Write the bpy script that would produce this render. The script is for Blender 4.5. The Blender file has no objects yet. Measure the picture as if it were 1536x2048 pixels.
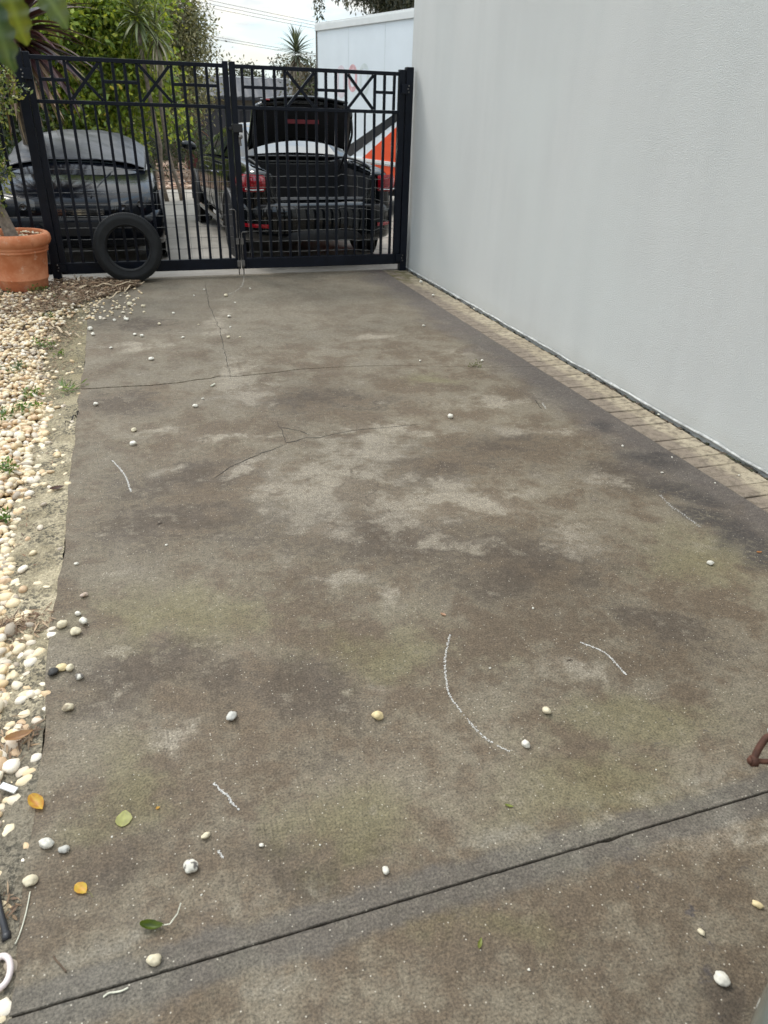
import bpy, math, random
import numpy as np
from mathutils import Vector, Matrix, noise as mnoise

rng = random.Random(7)
C = bpy.context.scene.collection
SC = bpy.context.scene

# ------------------------------------------------------------------ camera
CAMH = 1.5
RR = ((0.95027, -0.31018, 0.0279), (0.12801, 0.47069, 0.87296), (0.28391, 0.82598, -0.48699))  # right, up, forward
FPX = 1441.9
cam = bpy.data.cameras.new('camera')
camo = bpy.data.objects.new('camera', cam)
C.objects.link(camo)
m = Matrix(((RR[0][0], RR[1][0], -RR[2][0]), (RR[0][1], RR[1][1], -RR[2][1]), (RR[0][2], RR[1][2], -RR[2][2]))).to_4x4()
m.translation = (0, 0, CAMH)
camo.matrix_world = m
cam.sensor_fit = 'VERTICAL'
cam.sensor_height = 36.0
cam.lens = FPX / 2048 * 36.0
cam.clip_start = 0.02
cam.clip_end = 2000
cam.dof.use_dof = True
cam.dof.focus_distance = 3.2
cam.dof.aperture_fstop = 6.5
SC.camera = camo

# ------------------------------------------------------------------ world + sun + exposure
SUN_EL, SUN_AZ = math.radians(50), math.radians(-30)      # azimuth from +Y, negative = towards -X
W = bpy.data.worlds.new('World')
SC.world = W
W.use_nodes = True
wn, wl = W.node_tree.nodes, W.node_tree.links
wn.clear()
SKY_STRENGTH = 0.13
def wnode(t, **k):
    n = wn.new(t)
    for a, b in k.items():
        setattr(n, a, b)
    return n
sky = wnode('ShaderNodeTexSky', sky_type='NISHITA', sun_disc=False, sun_elevation=SUN_EL, sun_rotation=SUN_AZ)
tc = wnode('ShaderNodeTexCoord')
sep = wnode('ShaderNodeSeparateXYZ'); wl.new(tc.outputs['Generated'], sep.inputs[0])
zz = wnode('ShaderNodeMath', operation='MAXIMUM'); wl.new(sep.outputs[2], zz.inputs[0]); zz.inputs[1].default_value = 0.0
za = wnode('ShaderNodeMath', operation='ADD'); wl.new(zz.outputs[0], za.inputs[0]); za.inputs[1].default_value = 0.16
cmb = wnode('ShaderNodeCombineXYZ')
for i in (0, 1):
    d = wnode('ShaderNodeMath', operation='DIVIDE'); wl.new(sep.outputs[i], d.inputs[0]); wl.new(za.outputs[0], d.inputs[1]); wl.new(d.outputs[0], cmb.inputs[i])
cn = wnode('ShaderNodeTexNoise'); cn.inputs['Scale'].default_value = 1.5; cn.inputs['Detail'].default_value = 7; cn.inputs['Roughness'].default_value = 0.56
wl.new(cmb.outputs[0], cn.inputs['Vector'])
cm = wnode('ShaderNodeMapRange'); cm.interpolation_type = 'SMOOTHSTEP'
cm.inputs['From Min'].default_value = 0.36; cm.inputs['From Max'].default_value = 0.56
wl.new(cn.outputs['Fac'], cm.inputs['Value'])
cn2 = wnode('ShaderNodeTexNoise'); cn2.inputs['Scale'].default_value = 3.1; cn2.inputs['Detail'].default_value = 6
wl.new(cmb.outputs[0], cn2.inputs['Vector'])
cr = wnode('ShaderNodeValToRGB')
cr.color_ramp.elements[0].position = 0.36; cr.color_ramp.elements[0].color = (4.0, 4.6, 5.2, 1)
cr.color_ramp.elements[1].position = 0.62; cr.color_ramp.elements[1].color = (6.7, 6.6, 6.2, 1)
wl.new(cn2.outputs['Fac'], cr.inputs[0])
lowf = wnode('ShaderNodeMapRange'); lowf.inputs['From Min'].default_value = 0.02; lowf.inputs['From Max'].default_value = 0.16
lowf.inputs['To Min'].default_value = 1.0; lowf.inputs['To Max'].default_value = 0.0
wl.new(sep.outputs[2], lowf.inputs['Value'])
lowm = wnode('ShaderNodeMath', operation='MULTIPLY'); wl.new(lowf.outputs[0], lowm.inputs[0]); wl.new(cn2.outputs['Fac'], lowm.inputs[1])
warm = wnode('ShaderNodeMix', data_type='RGBA'); wl.new(lowm.outputs[0], warm.inputs[0])
wl.new(cr.outputs[0], warm.inputs[6]); warm.inputs[7].default_value = (6.7, 6.3, 5.1, 1)
blue = wnode('ShaderNodeMix', data_type='RGBA'); blue.inputs[0].default_value = 0.5
wl.new(sky.outputs[0], blue.inputs[6]); blue.inputs[7].default_value = (4.6, 6.1, 7.2, 1)
mix = wnode('ShaderNodeMix', data_type='RGBA')
wl.new(cm.outputs[0], mix.inputs[0]); wl.new(blue.outputs[2], mix.inputs[6]); wl.new(warm.outputs[2], mix.inputs[7])
# an overcast sky is brighter towards the zenith
zen = wnode('ShaderNodeMapRange'); zen.inputs['From Min'].default_value = 0.0; zen.inputs['From Max'].default_value = 1.0
zen.inputs['To Min'].default_value = 0.98; zen.inputs['To Max'].default_value = 2.75
wl.new(sep.outputs[2], zen.inputs['Value'])
zc = wnode('ShaderNodeVectorMath', operation='SCALE'); wl.new(mix.outputs[2], zc.inputs[0]); wl.new(zen.outputs[0], zc.inputs['Scale'])
bg = wnode('ShaderNodeBackground'); bg.inputs['Strength'].default_value = SKY_STRENGTH
wl.new(zc.outputs[0], bg.inputs[0])
wo = wnode('ShaderNodeOutputWorld'); wl.new(bg.outputs[0], wo.inputs[0])

sun = bpy.data.lights.new('sun', 'SUN')
sun.energy = 1.4
sun.angle = math.radians(14)
sun.color = (1.0, 0.955, 0.88)
suno = bpy.data.objects.new('sun', sun)
C.objects.link(suno)
sd = Vector((math.sin(SUN_AZ) * math.cos(SUN_EL), math.cos(SUN_AZ) * math.cos(SUN_EL), math.sin(SUN_EL)))
suno.rotation_euler = sd.to_track_quat('Z', 'Y').to_euler()
vs = SC.view_settings
vs.view_transform = 'Standard'
vs.look = 'None'
vs.gamma = 1.0
vs.use_curve_mapping = False
vs.exposure = 0.27
SC.cycles.max_bounces = 8
SC.cycles.use_denoising = True

# ------------------------------------------------------------------ helpers
def ray(x, y):
    a, b, c = (x - 768) / FPX, -(y - 1024) / FPX, 1.0
    return Vector(tuple(RR[0][i] * a + RR[1][i] * b + RR[2][i] * c for i in range(3)))

def G(x, y, z=0.0):
    """a spot of the photograph as a point of the ground (height z)"""
    d = ray(x, y)
    return Vector((0, 0, CAMH)) + d * ((z - CAMH) / d.z)

def PY(x, y, Y):
    d = ray(x, y)
    return Vector((0, 0, CAMH)) + d * (Y / d.y)

class MB:
    def __init__(self):
        self.v, self.f, self.m, self.c = [], [], [], None
    def add(self, vs_, fs, mi=0):
        o = len(self.v)
        self.v += [tuple(p) for p in vs_]
        self.f += [tuple(i + o for i in f) for f in fs]
        self.m += [mi] * len(fs)
    def box(self, a, b, mi=0, M=None):
        x0, y0, z0 = a; x1, y1, z1 = b
        P = [(x0, y0, z0), (x1, y0, z0), (x1, y1, z0), (x0, y1, z0), (x0, y0, z1), (x1, y0, z1), (x1, y1, z1), (x0, y1, z1)]
        if M is not None:
            P = [M @ Vector(p) for p in P]
        self.add(P, [(0, 3, 2, 1), (4, 5, 6, 7), (0, 1, 5, 4), (1, 2, 6, 5), (2, 3, 7, 6), (3, 0, 4, 7)], mi)
        return self
    def tube(self, pts, r, n=8, mi=0, cap=True):
        pts = [Vector(p) for p in pts]
        rs = r if isinstance(r, (list, tuple)) else [r] * len(pts)
        rings = []
        up = Vector((0, 0, 1))
        t0 = (pts[1] - pts[0]).normalized()
        if abs(t0.dot(up)) > .95: up = Vector((1, 0, 0))
        u = t0.cross(up).normalized()
        for i, p in enumerate(pts):
            t = (pts[min(i + 1, len(pts) - 1)] - pts[max(i - 1, 0)]).normalized()
            u = (u - t * u.dot(t)).normalized()
            w = t.cross(u)
            rings.append([p + (u * math.cos(2 * math.pi * k / n) + w * math.sin(2 * math.pi * k / n)) * rs[i] for k in range(n)])
        self.loft(rings, closed=True, cap=cap, mi=mi)
        return self
    def loft(self, rings, closed=False, cap=False, mi=0):
        n = len(rings[0]); o = len(self.v)
        for r_ in rings: self.v += [tuple(p) for p in r_]
        for i in range(len(rings) - 1):
            for k in range(n if closed else n - 1):
                k2 = (k + 1) % n
                self.f.append((o + i * n + k, o + i * n + k2, o + (i + 1) * n + k2, o + (i + 1) * n + k)); self.m.append(mi)
        if cap:
            self.f.append(tuple(o + k for k in reversed(range(n)))); self.m.append(mi)
            b = o + (len(rings) - 1) * n
            self.f.append(tuple(b + k for k in range(n))); self.m.append(mi)
        return self
    def lathe(self, prof, n=32, axis='z', org=(0, 0, 0), mi=0, closed=False):
        rings = []
        for (r_, h) in prof:
            ring = []
            for k in range(n):
                a = 2 * math.pi * k / n
                if axis == 'z': p = (r_ * math.cos(a), r_ * math.sin(a), h)
                elif axis == 'x': p = (h, r_ * math.cos(a), r_ * math.sin(a))
                else: p = (r_ * math.sin(a), h, r_ * math.cos(a))
                ring.append((p[0] + org[0], p[1] + org[1], p[2] + org[2]))
            rings.append(ring)
        if closed: rings.append(rings[0])
        return self.loft(rings, closed=True, mi=mi)
    def build(self, name, mats, parent=None, smooth=False, bevel=0, subsurf=0, solid=0, col=None, angle=None):
        me = bpy.data.meshes.new(name)
        me.from_pydata(self.v, [], self.f)
        mats = mats if isinstance(mats, (list, tuple)) else [mats]
        for mt in mats: me.materials.append(mt)
        if len(mats) > 1: me.polygons.foreach_set('material_index', self.m)
        if smooth: me.polygons.foreach_set('use_smooth', [True] * len(self.f))
        if col is not None:
            at = me.color_attributes.new('Col', 'FLOAT_COLOR', 'POINT')
            at.data.foreach_set('color', np.asarray(col, dtype=np.float32).ravel())
        me.update()
        o = bpy.data.objects.new(name, me)
        C.objects.link(o)
        if parent is not None: o.parent = parent
        if solid:
            md = o.modifiers.new('s', 'SOLIDIFY'); md.thickness = solid; md.offset = 0
        if bevel:
            md = o.modifiers.new('b', 'BEVEL'); md.width = bevel; md.segments = 2; md.limit_method = 'ANGLE'
        if subsurf:
            md = o.modifiers.new('u', 'SUBSURF'); md.levels = subsurf; md.render_levels = subsurf
        return o

def tag(o, label, cat, group=None, kind=None):
    o['label'] = label; o['category'] = cat
    if group: o['group'] = group
    if kind: o['kind'] = kind
    return o
def struct(o):
    o['kind'] = 'structure'; return o
def empty(name, loc, rz=0.0):
    o = bpy.data.objects.new(name, None); C.objects.link(o)
    o.location = loc; o.rotation_euler = (0, 0, rz); o.empty_display_size = .1
    return o
def link_copy(o, parent=None):
    c = o.copy(); C.objects.link(c)
    if parent is not None: c.parent = parent
    return c
def fbm(x, y, z=0.0, oct_=4):
    return mnoise.fractal((x, y, z), 1.0, 2.0, oct_)

# ------------------------------------------------------------------ material helper
class NT:
    def __init__(s, name):
        s.mat = bpy.data.materials.new(name); s.mat.use_nodes = True
        s.t = s.mat.node_tree; s.t.nodes.clear()
        s.out = s.t.nodes.new('ShaderNodeOutputMaterial')
        s.b = s.t.nodes.new('ShaderNodeBsdfPrincipled')
        s.t.links.new(s.b.outputs[0], s.out.inputs[0])
        s._tc = None
    def set(s, sock, v):
        if hasattr(v, 'is_linked') or isinstance(v, bpy.types.NodeSocket): s.t.links.new(v, sock)
        else:
            if isinstance(v, (tuple, list)) and len(v) == 3 and sock.type == 'RGBA': v = (*v, 1)
            sock.default_value = v
    def n(s, t, ins=None, **attr):
        nd = s.t.nodes.new(t)
        for k, v in attr.items(): setattr(nd, k, v)
        for k, v in (ins or {}).items(): s.set(nd.inputs[k], v)
        return nd
    @property
    def co(s):
        if s._tc is None: s._tc = s.n('ShaderNodeTexCoord')
        return s._tc.outputs['Object']
    def noise(s, scale, detail=4, rough=.5, vec=None, dist=0.0):
        nd = s.n('ShaderNodeTexNoise', {'Vector': vec or s.co, 'Scale': scale, 'Detail': detail, 'Roughness': rough, 'Distortion': dist})
        return nd.outputs['Fac']
    def vor(s, scale, vec=None, feature='F1', out='Distance'):
        nd = s.n('ShaderNodeTexVoronoi', {'Vector': vec or s.co, 'Scale': scale}, feature=feature)
        return nd.outputs[out]
    def ramp(s, v, a, b, lo=0.0, hi=1.0, smooth=True):
        nd = s.n('ShaderNodeMapRange', {'Value': v, 'From Min': a, 'From Max': b, 'To Min': lo, 'To Max': hi})
        if smooth: nd.interpolation_type = 'SMOOTHSTEP'
        return nd.outputs[0]
    def mth(s, op, a, b=0.0, clamp=False):
        nd = s.n('ShaderNodeMath', operation=op, use_clamp=clamp)
        s.set(nd.inputs[0], a); s.set(nd.inputs[1], b)
        return nd.outputs[0]
    def mixc(s, f, a, b, mode='MIX'):
        nd = s.n('ShaderNodeMix', data_type='RGBA', blend_type=mode)
        s.set(nd.inputs[0], f); s.set(nd.inputs[6], a); s.set(nd.inputs[7], b)
        return nd.outputs[2]
    def map(s, loc=(0, 0, 0), rot=(0, 0, 0), scale=(1, 1, 1), vec=None, typ='POINT'):
        nd = s.n('ShaderNodeMapping', vector_type=typ)
        s.set(nd.inputs[0], vec or s.co)
        nd.inputs['Location'].default_value = loc
        nd.inputs['Rotation'].default_value = rot
        nd.inputs['Scale'].default_value = scale
        return nd.outputs[0]
    def bump(s, h, strength=.5, dist=.002, prev=None):
        nd = s.n('ShaderNodeBump', {'Height': h, 'Strength': strength, 'Distance': dist})
        if prev is not None: s.set(nd.inputs['Normal'], prev)
        return nd.outputs[0]
    def fin(s, color=None, rough=.6, normal=None, metallic=0.0, spec=None, coat=0.0, ior=None, emis=None):
        if color is not None: s.set(s.b.inputs['Base Color'], color)
        s.set(s.b.inputs['Roughness'], rough); s.set(s.b.inputs['Metallic'], metallic)
        if normal is not None: s.set(s.b.inputs['Normal'], normal)
        if spec is not None: s.set(s.b.inputs['Specular IOR Level'], spec)
        if coat: s.set(s.b.inputs['Coat Weight'], coat); s.b.inputs['Coat Roughness'].default_value = .04
        if ior: s.b.inputs['IOR'].default_value = ior
        return s.mat

def simple(name, color, rough=.6, var=.25, vscale=6.0, bump=.0, bscale=80.0, bdist=.002, metallic=0.0, spec=None, coat=0.0, ior=None):
    t = NT(name)
    k = t.ramp(t.noise(vscale, 5, .6), .3, .7, 1 - var, 1 + var, smooth=False)
    c = t.mixc(1.0, color, t.n('ShaderNodeCombineColor', {0: k, 1: k, 2: k}).outputs[0], 'MULTIPLY')
    nm = t.bump(t.noise(bscale, 4, .6), bump, bdist) if bump else None
    return t.fin(c, rough, nm, metallic, spec, coat, ior)

def leafmat(name, rough=.45, trans=.35):
    t = NT(name)
    a = t.n('ShaderNodeAttribute', attribute_name='Col').outputs['Color']
    t.fin(a, rough)
    tr = t.n('ShaderNodeBsdfTranslucent')
    warm = t.mixc(1.0, a, (1.25, 1.2, .5), 'MULTIPLY')
    t.set(tr.inputs[0], warm)
    mx = t.n('ShaderNodeMixShader'); mx.inputs[0].default_value = trans
    t.t.links.new(t.b.outputs[0], mx.inputs[1]); t.t.links.new(tr.outputs[0], mx.inputs[2])
    t.t.links.new(mx.outputs[0], t.out.inputs[0])
    return t.mat

def attrmat(name, rough=.6, nscale=60, bump=.3, bscale=150, bdist=.001, mott=.18, spec=None):
    t = NT(name)
    a = t.n('ShaderNodeAttribute', attribute_name='Col').outputs['Color']
    k = t.ramp(t.noise(nscale, 5, .65), .3, .7, 1 - mott, 1 + mott, smooth=False)
    c = t.mixc(1.0, a, t.n('ShaderNodeCombineColor', {0: k, 1: k, 2: k}).outputs[0], 'MULTIPLY')
    return t.fin(c, rough, t.bump(t.noise(bscale, 4, .6), bump, bdist), spec=spec)

# ------------------------------------------------------------------ materials
def concrete_material():
    t = NT('weathered_concrete')
    co = t.co
    warp = t.n('ShaderNodeTexNoise', {'Vector': co, 'Scale': 2.3, 'Detail': 5, 'Roughness': .6})
    wv = t.n('ShaderNodeVectorMath', {0: warp.outputs['Color'], 1: (-.5, -.5, -.5)}, operation='ADD').outputs[0]
    wv = t.n('ShaderNodeVectorMath', {0: wv, 'Scale': .55}, operation='SCALE').outputs[0]
    pw = t.n('ShaderNodeVectorMath', {0: co, 1: wv}, operation='ADD').outputs[0]
    flat = t.map(scale=(1, 1, 0), vec=pw)
    ve = t.ramp(t.n('ShaderNodeTexVoronoi', {'Vector': flat, 'Scale': 3.8}, feature='DISTANCE_TO_EDGE').outputs['Distance'], .022, .004)
    def blobs(lst, inner=.35):
        cur = None
        for (px, py, wx, wy, *ang) in lst:
            a, b, c = G(px, py), G(px + wx, py), G(px, py + wy)
            rx = (b - a).length; ry = (c - a).length
            v = t.map(loc=(a.x, a.y, 0), rot=(0, 0, ang[0] if ang else math.atan2((b - a).y, (b - a).x)), scale=(rx, ry, 1), vec=flat, typ='TEXTURE')
            l = t.n('ShaderNodeVectorMath', {0: v}, operation='LENGTH').outputs['Value']
            r_ = t.ramp(l, 1.25, inner, 0, 1)
            cur = r_ if cur is None else t.mth('MAXIMUM', cur, r_)
        return cur
    n1 = t.noise(.9, 5, .55); n2 = t.noise(2.6, 8, .66); n3 = t.noise(9, 7, .68); n4 = t.noise(42, 4, .7); n5 = t.noise(170, 3, .75); n6 = t.noise(3.4, 9, .70, vec=t.map(loc=(5, 2, 1)))
    brown = (.108, .079, .051); dark = (.062, .044, .030); olive = (.136, .117, .057); pale = (.285, .245, .188); tan = (.164, .136, .096); violet = (.092, .077, .068)
    R = t.mth('ADD', t.mth('MULTIPLY', n6, .62), t.mth('MULTIPLY', n3, .38))
    Rc = t.mth('SUBTRACT', R, .5)
    def ragged(b, lo, hi, amp=2.2, w=.5):
        return t.ramp(t.mth('ADD', t.mth('MULTIPLY', b, w), t.mth('MULTIPLY', Rc, amp)), lo, hi)
    sx = t.n('ShaderNodeSeparateXYZ', {0: co})
    col = t.mixc(t.ramp(R, .43, .56), brown, tan)
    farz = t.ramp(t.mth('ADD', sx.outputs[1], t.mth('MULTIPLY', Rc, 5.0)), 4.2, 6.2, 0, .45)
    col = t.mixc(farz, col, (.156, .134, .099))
    db = blobs([(420, 960, 230, 90), (1080, 1130, 300, 130), (380, 1040, 290, 80), (620, 800, 270, 44), (880, 930, 220, 60), (260, 800, 160, 44), (560, 1400, 300, 160), (1250, 950, 150, 60),
                (620, 1720, 340, 120), (1350, 1270, 170, 80), (1000, 900, 230, 60), (300, 650, 150, 25), (1440, 1980, 120, 90), (230, 1720, 150, 160), (300, 1350, 190, 120), (760, 1060, 380, 120)], -.3)
    col = t.mixc(t.mth('MULTIPLY', ragged(db, .12, .42, 3.0), .8), col, dark)
    ob = blobs([(380, 1230, 360, 120), (1280, 1450, 320, 130), (760, 1290, 300, 120), (860, 760, 120, 24), (1400, 1120, 220, 120), (1180, 1580, 320, 150), (700, 1640, 280, 190), (960, 1850, 360, 120), (1010, 680, 150, 26), (240, 1560, 180, 150)], -.3)
    col = t.mixc(t.mth('MULTIPLY', ragged(ob, .10, .55, 1.7, .6), .62), col, olive)
    pb = blobs([(690, 965, 200, 60), (730, 905, 190, 28), (560, 985, 150, 50), (950, 1010, 160, 60), (660, 1060, 140, 48), (1150, 1075, 82, 52), (500, 790, 100, 50), (740, 675, 60, 14), (800, 1190, 40, 30), (470, 760, 50, 70),
                (780, 860, 190, 12), (440, 870, 190, 13), (480, 945, 120, 15, .55), (1010, 800, 170, 15), (340, 940, 60, 18), (640, 1155, 120, 24), (770, 1355, 60, 30), (1220, 965, 80, 22), (960, 700, 90, 14), (720, 880, 150, 16),
                (370, 1470, 60, 50), (430, 640, 30, 64), (1110, 1320, 150, 50), (250, 690, 110, 14), (1200, 1640, 240, 46), (1400, 1690, 200, 50),  (1100, 870, 130, 20), (330, 870, 130, 12),
                (760, 1000, 330, 100), (700, 950, 240, 60)], -.4)
    core = t.mth('MULTIPLY', ragged(pb, .10, .50, 3.0), .70)
    soft = t.mth('MULTIPLY', t.ramp(t.mth('ADD', pb, t.mth('MULTIPLY', Rc, 1.5)), .15, 1.0), .38)
    pm = t.mth('MULTIPLY', t.mth('MAXIMUM', core, soft), t.ramp(n5, .25, .6, .6, 1))
    col = t.mixc(pm, col, pale)
    col = t.mixc(t.mth('MULTIPLY', t.mth('MULTIPLY', ve, t.ramp(pb, .35, .7)), t.ramp(n2, .42, .55, 0, .55)), col, dark)
    # violet-grey run along the paver side, and the trowelled lips of the joint
    xw = t.mth('ADD', sx.outputs[0], t.mth('MULTIPLY', t.mth('ADD', n2, -.5), .55))
    vm = t.ramp(xw, 2.10, 2.42, 0, .85)
    col = t.mixc(vm, col, violet)
    wet = blobs([(1480, 1075, 70, 40, -.9), (1420, 1040, 60, 25, -.9), (1536, 1110, 40, 40, -.9), (1385, 985, 90, 22, -.9), (1300, 920, 70, 16, -.9), (1210, 850, 26, 12), (1320, 905, 30, 12)], .4)
    wm = t.mth('MULTIPLY', wet, t.ramp(n4, .35, .55))
    col = t.mixc(t.mth('MULTIPLY', wm, .85), col, (.036, .030, .027))
    jy = t.mth('ABSOLUTE', t.mth('SUBTRACT', sx.outputs[1], .884))
    jw = t.mth('ADD', jy, t.mth('MULTIPLY', t.mth('ADD', n3, -.5), .085))
    jm = t.ramp(jw, .070, .035, 0, .55)
    col = t.mixc(jm, col, (.092, .086, .077))
    jm2 = t.mth('MULTIPLY', t.mth('MULTIPLY', t.ramp(jw, .125, .08, 0, .6), t.ramp(jw, .055, .08, 0, 1)), t.ramp(n6, .45, .62))
    col = t.mixc(jm2, col, (.20, .178, .14))
    # dark broken scrapes in the near right
    sb = blobs([(1310, 1740, 90, 60), (1480, 1830, 70, 60), (1250, 1660, 60, 30), (1400, 1960, 100, 50), (1360, 1480, 120, 30)], .3)
    sm = t.mth('MULTIPLY', sb, t.ramp(t.noise(16, 8, .7), .56, .63, 0, .8))
    col = t.mixc(sm, col, (.06, .052, .052))
    # sand grains and fine dirt
    k = t.ramp(n5, .3, .70, .40, 1.65, smooth=False)
    k = t.mth('MULTIPLY', k, t.ramp(n4, .3, .7, .74, 1.26, smooth=False))
    k = t.mth('MULTIPLY', k, t.ramp(n1, .35, .65, .88, 1.12, smooth=False))
    col = t.mixc(1.0, col, t.n('ShaderNodeCombineColor', {0: k, 1: k, 2: k}).outputs[0], 'MULTIPLY')
    v = t.n('ShaderNodeTexVoronoi', {'Vector': co, 'Scale': 95}); rnd = t.n('ShaderNodeSeparateColor', {0: v.outputs['Color']}).outputs[0]
    gr = t.mth('MULTIPLY', t.ramp(v.outputs['Distance'], .2, .1), t.ramp(rnd, .80, .84))
    col = t.mixc(t.mth('MULTIPLY', gr, .8), col, (.58, .52, .42))
    # broom finish: streaks that swing round in arcs
    arc = t.n('ShaderNodeVectorMath', {0: co, 1: (-1.1, -3.2, 0)}, operation='ADD').outputs[0]
    wave = t.n('ShaderNodeTexNoise', {'Vector': t.map(scale=(9, 150, 1), vec=pw), 'Scale': 1.0, 'Detail': 3}).outputs['Fac']
    h = t.mth('ADD', t.mth('MULTIPLY', n5, .55), t.mth('ADD', t.mth('MULTIPLY', n4, .7), t.mth('MULTIPLY', wave, .5)))
    nm = t.bump(h, .65, .0035)
    rough = t.ramp(n3, .3, .7, .62, .85)
    return t.fin(col, rough, nm, spec=.35)

M = {}
M['concrete'] = concrete_material()
def m_wall():
    t = NT('grey_render')
    sv = t.map(scale=(1, .9, .12))
    k1 = t.noise(2.2, 5, .6, vec=sv); k2 = t.noise(.7, 3)
    c = t.mixc(t.ramp(k1, .35, .68), (.617, .620, .597), (.572, .578, .558))
    c = t.mixc(t.ramp(k2, .4, .65, 0, .5), c, (.625, .645, .62))
    sx = t.n('ShaderNodeSeparateXYZ', {0: t.co})
    low = t.mth('MULTIPLY', t.ramp(t.mth('ADD', sx.outputs[2], t.mth('MULTIPLY', t.noise(4, 5), .12)), .20, .03, 0, 1), .5)
    c = t.mixc(low, c, (.47, .46, .42))
    f = t.noise(400, 3, .6); g = t.noise(150, 3, .65)
    k = t.ramp(f, .3, .7, .86, 1.13, smooth=False)
    c = t.mixc(1.0, c, t.n('ShaderNodeCombineColor', {0: k, 1: k, 2: k}).outputs[0], 'MULTIPLY')
    return t.fin(c, .85, t.bump(t.mth('ADD', f, t.mth('MULTIPLY', g, 1.2)), .9, .0045), spec=.2)
M['wall'] = m_wall()
M['gate'] = simple('dark_navy_powdercoat', (.0055, .0075, .013), .38, .3, 9, .15, 300, .0006, spec=.2)
M['gate_worn'] = simple('galvanised_steel', (.16, .15, .14), .5, .4, 30, .2, 200, .0006, metallic=.6)
M['wire'] = simple('grey_wire', (.20, .195, .185), .6, .3, 20)
M['rubber'] = simple('tyre_rubber', (.011, .0115, .012), .6, .3, 14, .25, 180, .001, spec=.22)
M['soil'] = simple('soil', (.060, .046, .034), .95, .4, 12, .8, 60, .01)
M['ground'] = simple('far_ground', (.09, .075, .055), .95, .3, 1.2, .6, 20, .02)
M['pebble'] = attrmat('river_pebble', .55, 70, .25, 160, .0015, .16, spec=.35)
M['litter'] = attrmat('dry_litter', .8, 40, .2, 90, .001, .25)
M['leaf'] = leafmat('leaf_green')
M['strap'] = leafmat('strap_leaf', .38, .18)
M['bark'] = simple('bark', (.13, .105, .078), .9, .45, 18, .9, 45, .012)
M['bark_pale'] = simple('pale_bark', (.30, .25, .185), .9, .3, 14, .7, 40, .008)
M['bark_grey'] = simple('weathered_bark', (.20, .165, .13), .9, .4, 22, .9, 70, .010)
def m_terra():
    t = NT('terracotta')
    c = t.mixc(t.ramp(t.noise(5, 6, .65), .38, .66), (.46, .150, .062), (.58, .245, .125))
    c = t.mixc(t.ramp(t.noise(14, 7, .7), .56, .70, 0, .75), c, (.62, .42, .30))
    c = t.mixc(t.ramp(t.noise(9, 7, .72, vec=t.map(loc=(3, 1, 7))), .60, .70, 0, .6), c, (.30, .085, .04))
    sx = t.n('ShaderNodeSeparateXYZ', {0: t.co})
    c = t.mixc(t.mth('MULTIPLY', t.ramp(sx.outputs[2], .15, .02), t.ramp(t.noise(18, 5), .4, .6, .15, .7)), c, (.33, .10, .05))
    return t.fin(c, .78, t.bump(t.noise(60, 6, .7), .35, .004), spec=.25)
M['terra'] = m_terra()
def m_brick():
    t = NT('tan_paver')
    oi = t.n('ShaderNodeObjectInfo').outputs['Random']
    sx = t.n('ShaderNodeSeparateXYZ', {0: t.co})
    c = t.mixc(oi, (.42, .355, .255), (.345, .285, .20))
    g = t.n('ShaderNodeNewGeometry').outputs['Position']
    n = t.noise(24, 6, .7, vec=g)
    gx = t.n('ShaderNodeSeparateXYZ', {0: g}).outputs[0]
    edge = t.ramp(t.mth('ADD', gx, t.mth('MULTIPLY', t.mth('ADD', t.noise(9, 5, vec=g), -.5), .12)), 2.67, 2.60, 0, .9)
    c = t.mixc(edge, c, (.225, .180, .140))
    c = t.mixc(t.ramp(n, .44, .64, 0, .7), c, (.13, .105, .078))
    gy = t.n('ShaderNodeSeparateXYZ', {0: g}).outputs[1]
    c = t.mixc(t.mth('MULTIPLY', t.ramp(gy, 6.6, 7.3), t.ramp(t.noise(11, 4, vec=g), .4, .6, .2, .9)), c, (.11, .095, .045))
    k = t.ramp(t.noise(260, 3, .7, vec=g), .3, .7, .7, 1.3, smooth=False)
    c = t.mixc(1.0, c, t.n('ShaderNodeCombineColor', {0: k, 1: k, 2: k}).outputs[0], 'MULTIPLY')
    return t.fin(c, .85, t.bump(t.noise(180, 4, .7, vec=g), .6, .003), spec=.25)
M['brick'] = m_brick()
def m_haunch():
    t = NT('exposed_aggregate')
    n = t.noise(5, 7, .7); m_ = t.noise(60, 4, .75); f = t.noise(140, 4, .75)
    c = t.mixc(t.ramp(n, .36, .62), (.30, .25, .16), (.52, .44, .30))
    sx = t.n('ShaderNodeSeparateXYZ', {0: t.co})
    near = t.ramp(t.mth('ADD', sx.outputs[1], t.mth('MULTIPLY', n, .6)), 2.3, 1.7, 0, .8)
    c = t.mixc(near, c, (.20, .175, .135))
    far = t.ramp(t.mth('ADD', sx.outputs[1], t.mth('MULTIPLY', n, .9)), 4.0, 5.4, 0, .75)
    c = t.mixc(far, c, (.22, .185, .105))
    pit = t.mth('MULTIPLY', t.ramp(m_, .52, .44), t.ramp(t.noise(6, 4), .36, .56))
    c = t.mixc(t.mth('MULTIPLY', pit, .85), c, (.085, .076, .060))
    c = t.mixc(t.ramp(n3_(t), .55, .68, 0, .45), c, (.16, .13, .09))
    k = t.ramp(f, .3, .7, .45, 1.6, smooth=False)
    c = t.mixc(1.0, c, t.n('ShaderNodeCombineColor', {0: k, 1: k, 2: k}).outputs[0], 'MULTIPLY')
    return t.fin(c, .9, t.bump(t.mth('ADD', f, t.mth('MULTIPLY', m_, 1.2)), 1.0, .008), spec=.2)
def n3_(t): return t.noise(13, 6, .7)
M['haunch'] = m_haunch()
M['far_drive'] = simple('pale_concrete', (.30, .272, .235), .85, .22, 3.0, .5, 70, .004)
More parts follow.
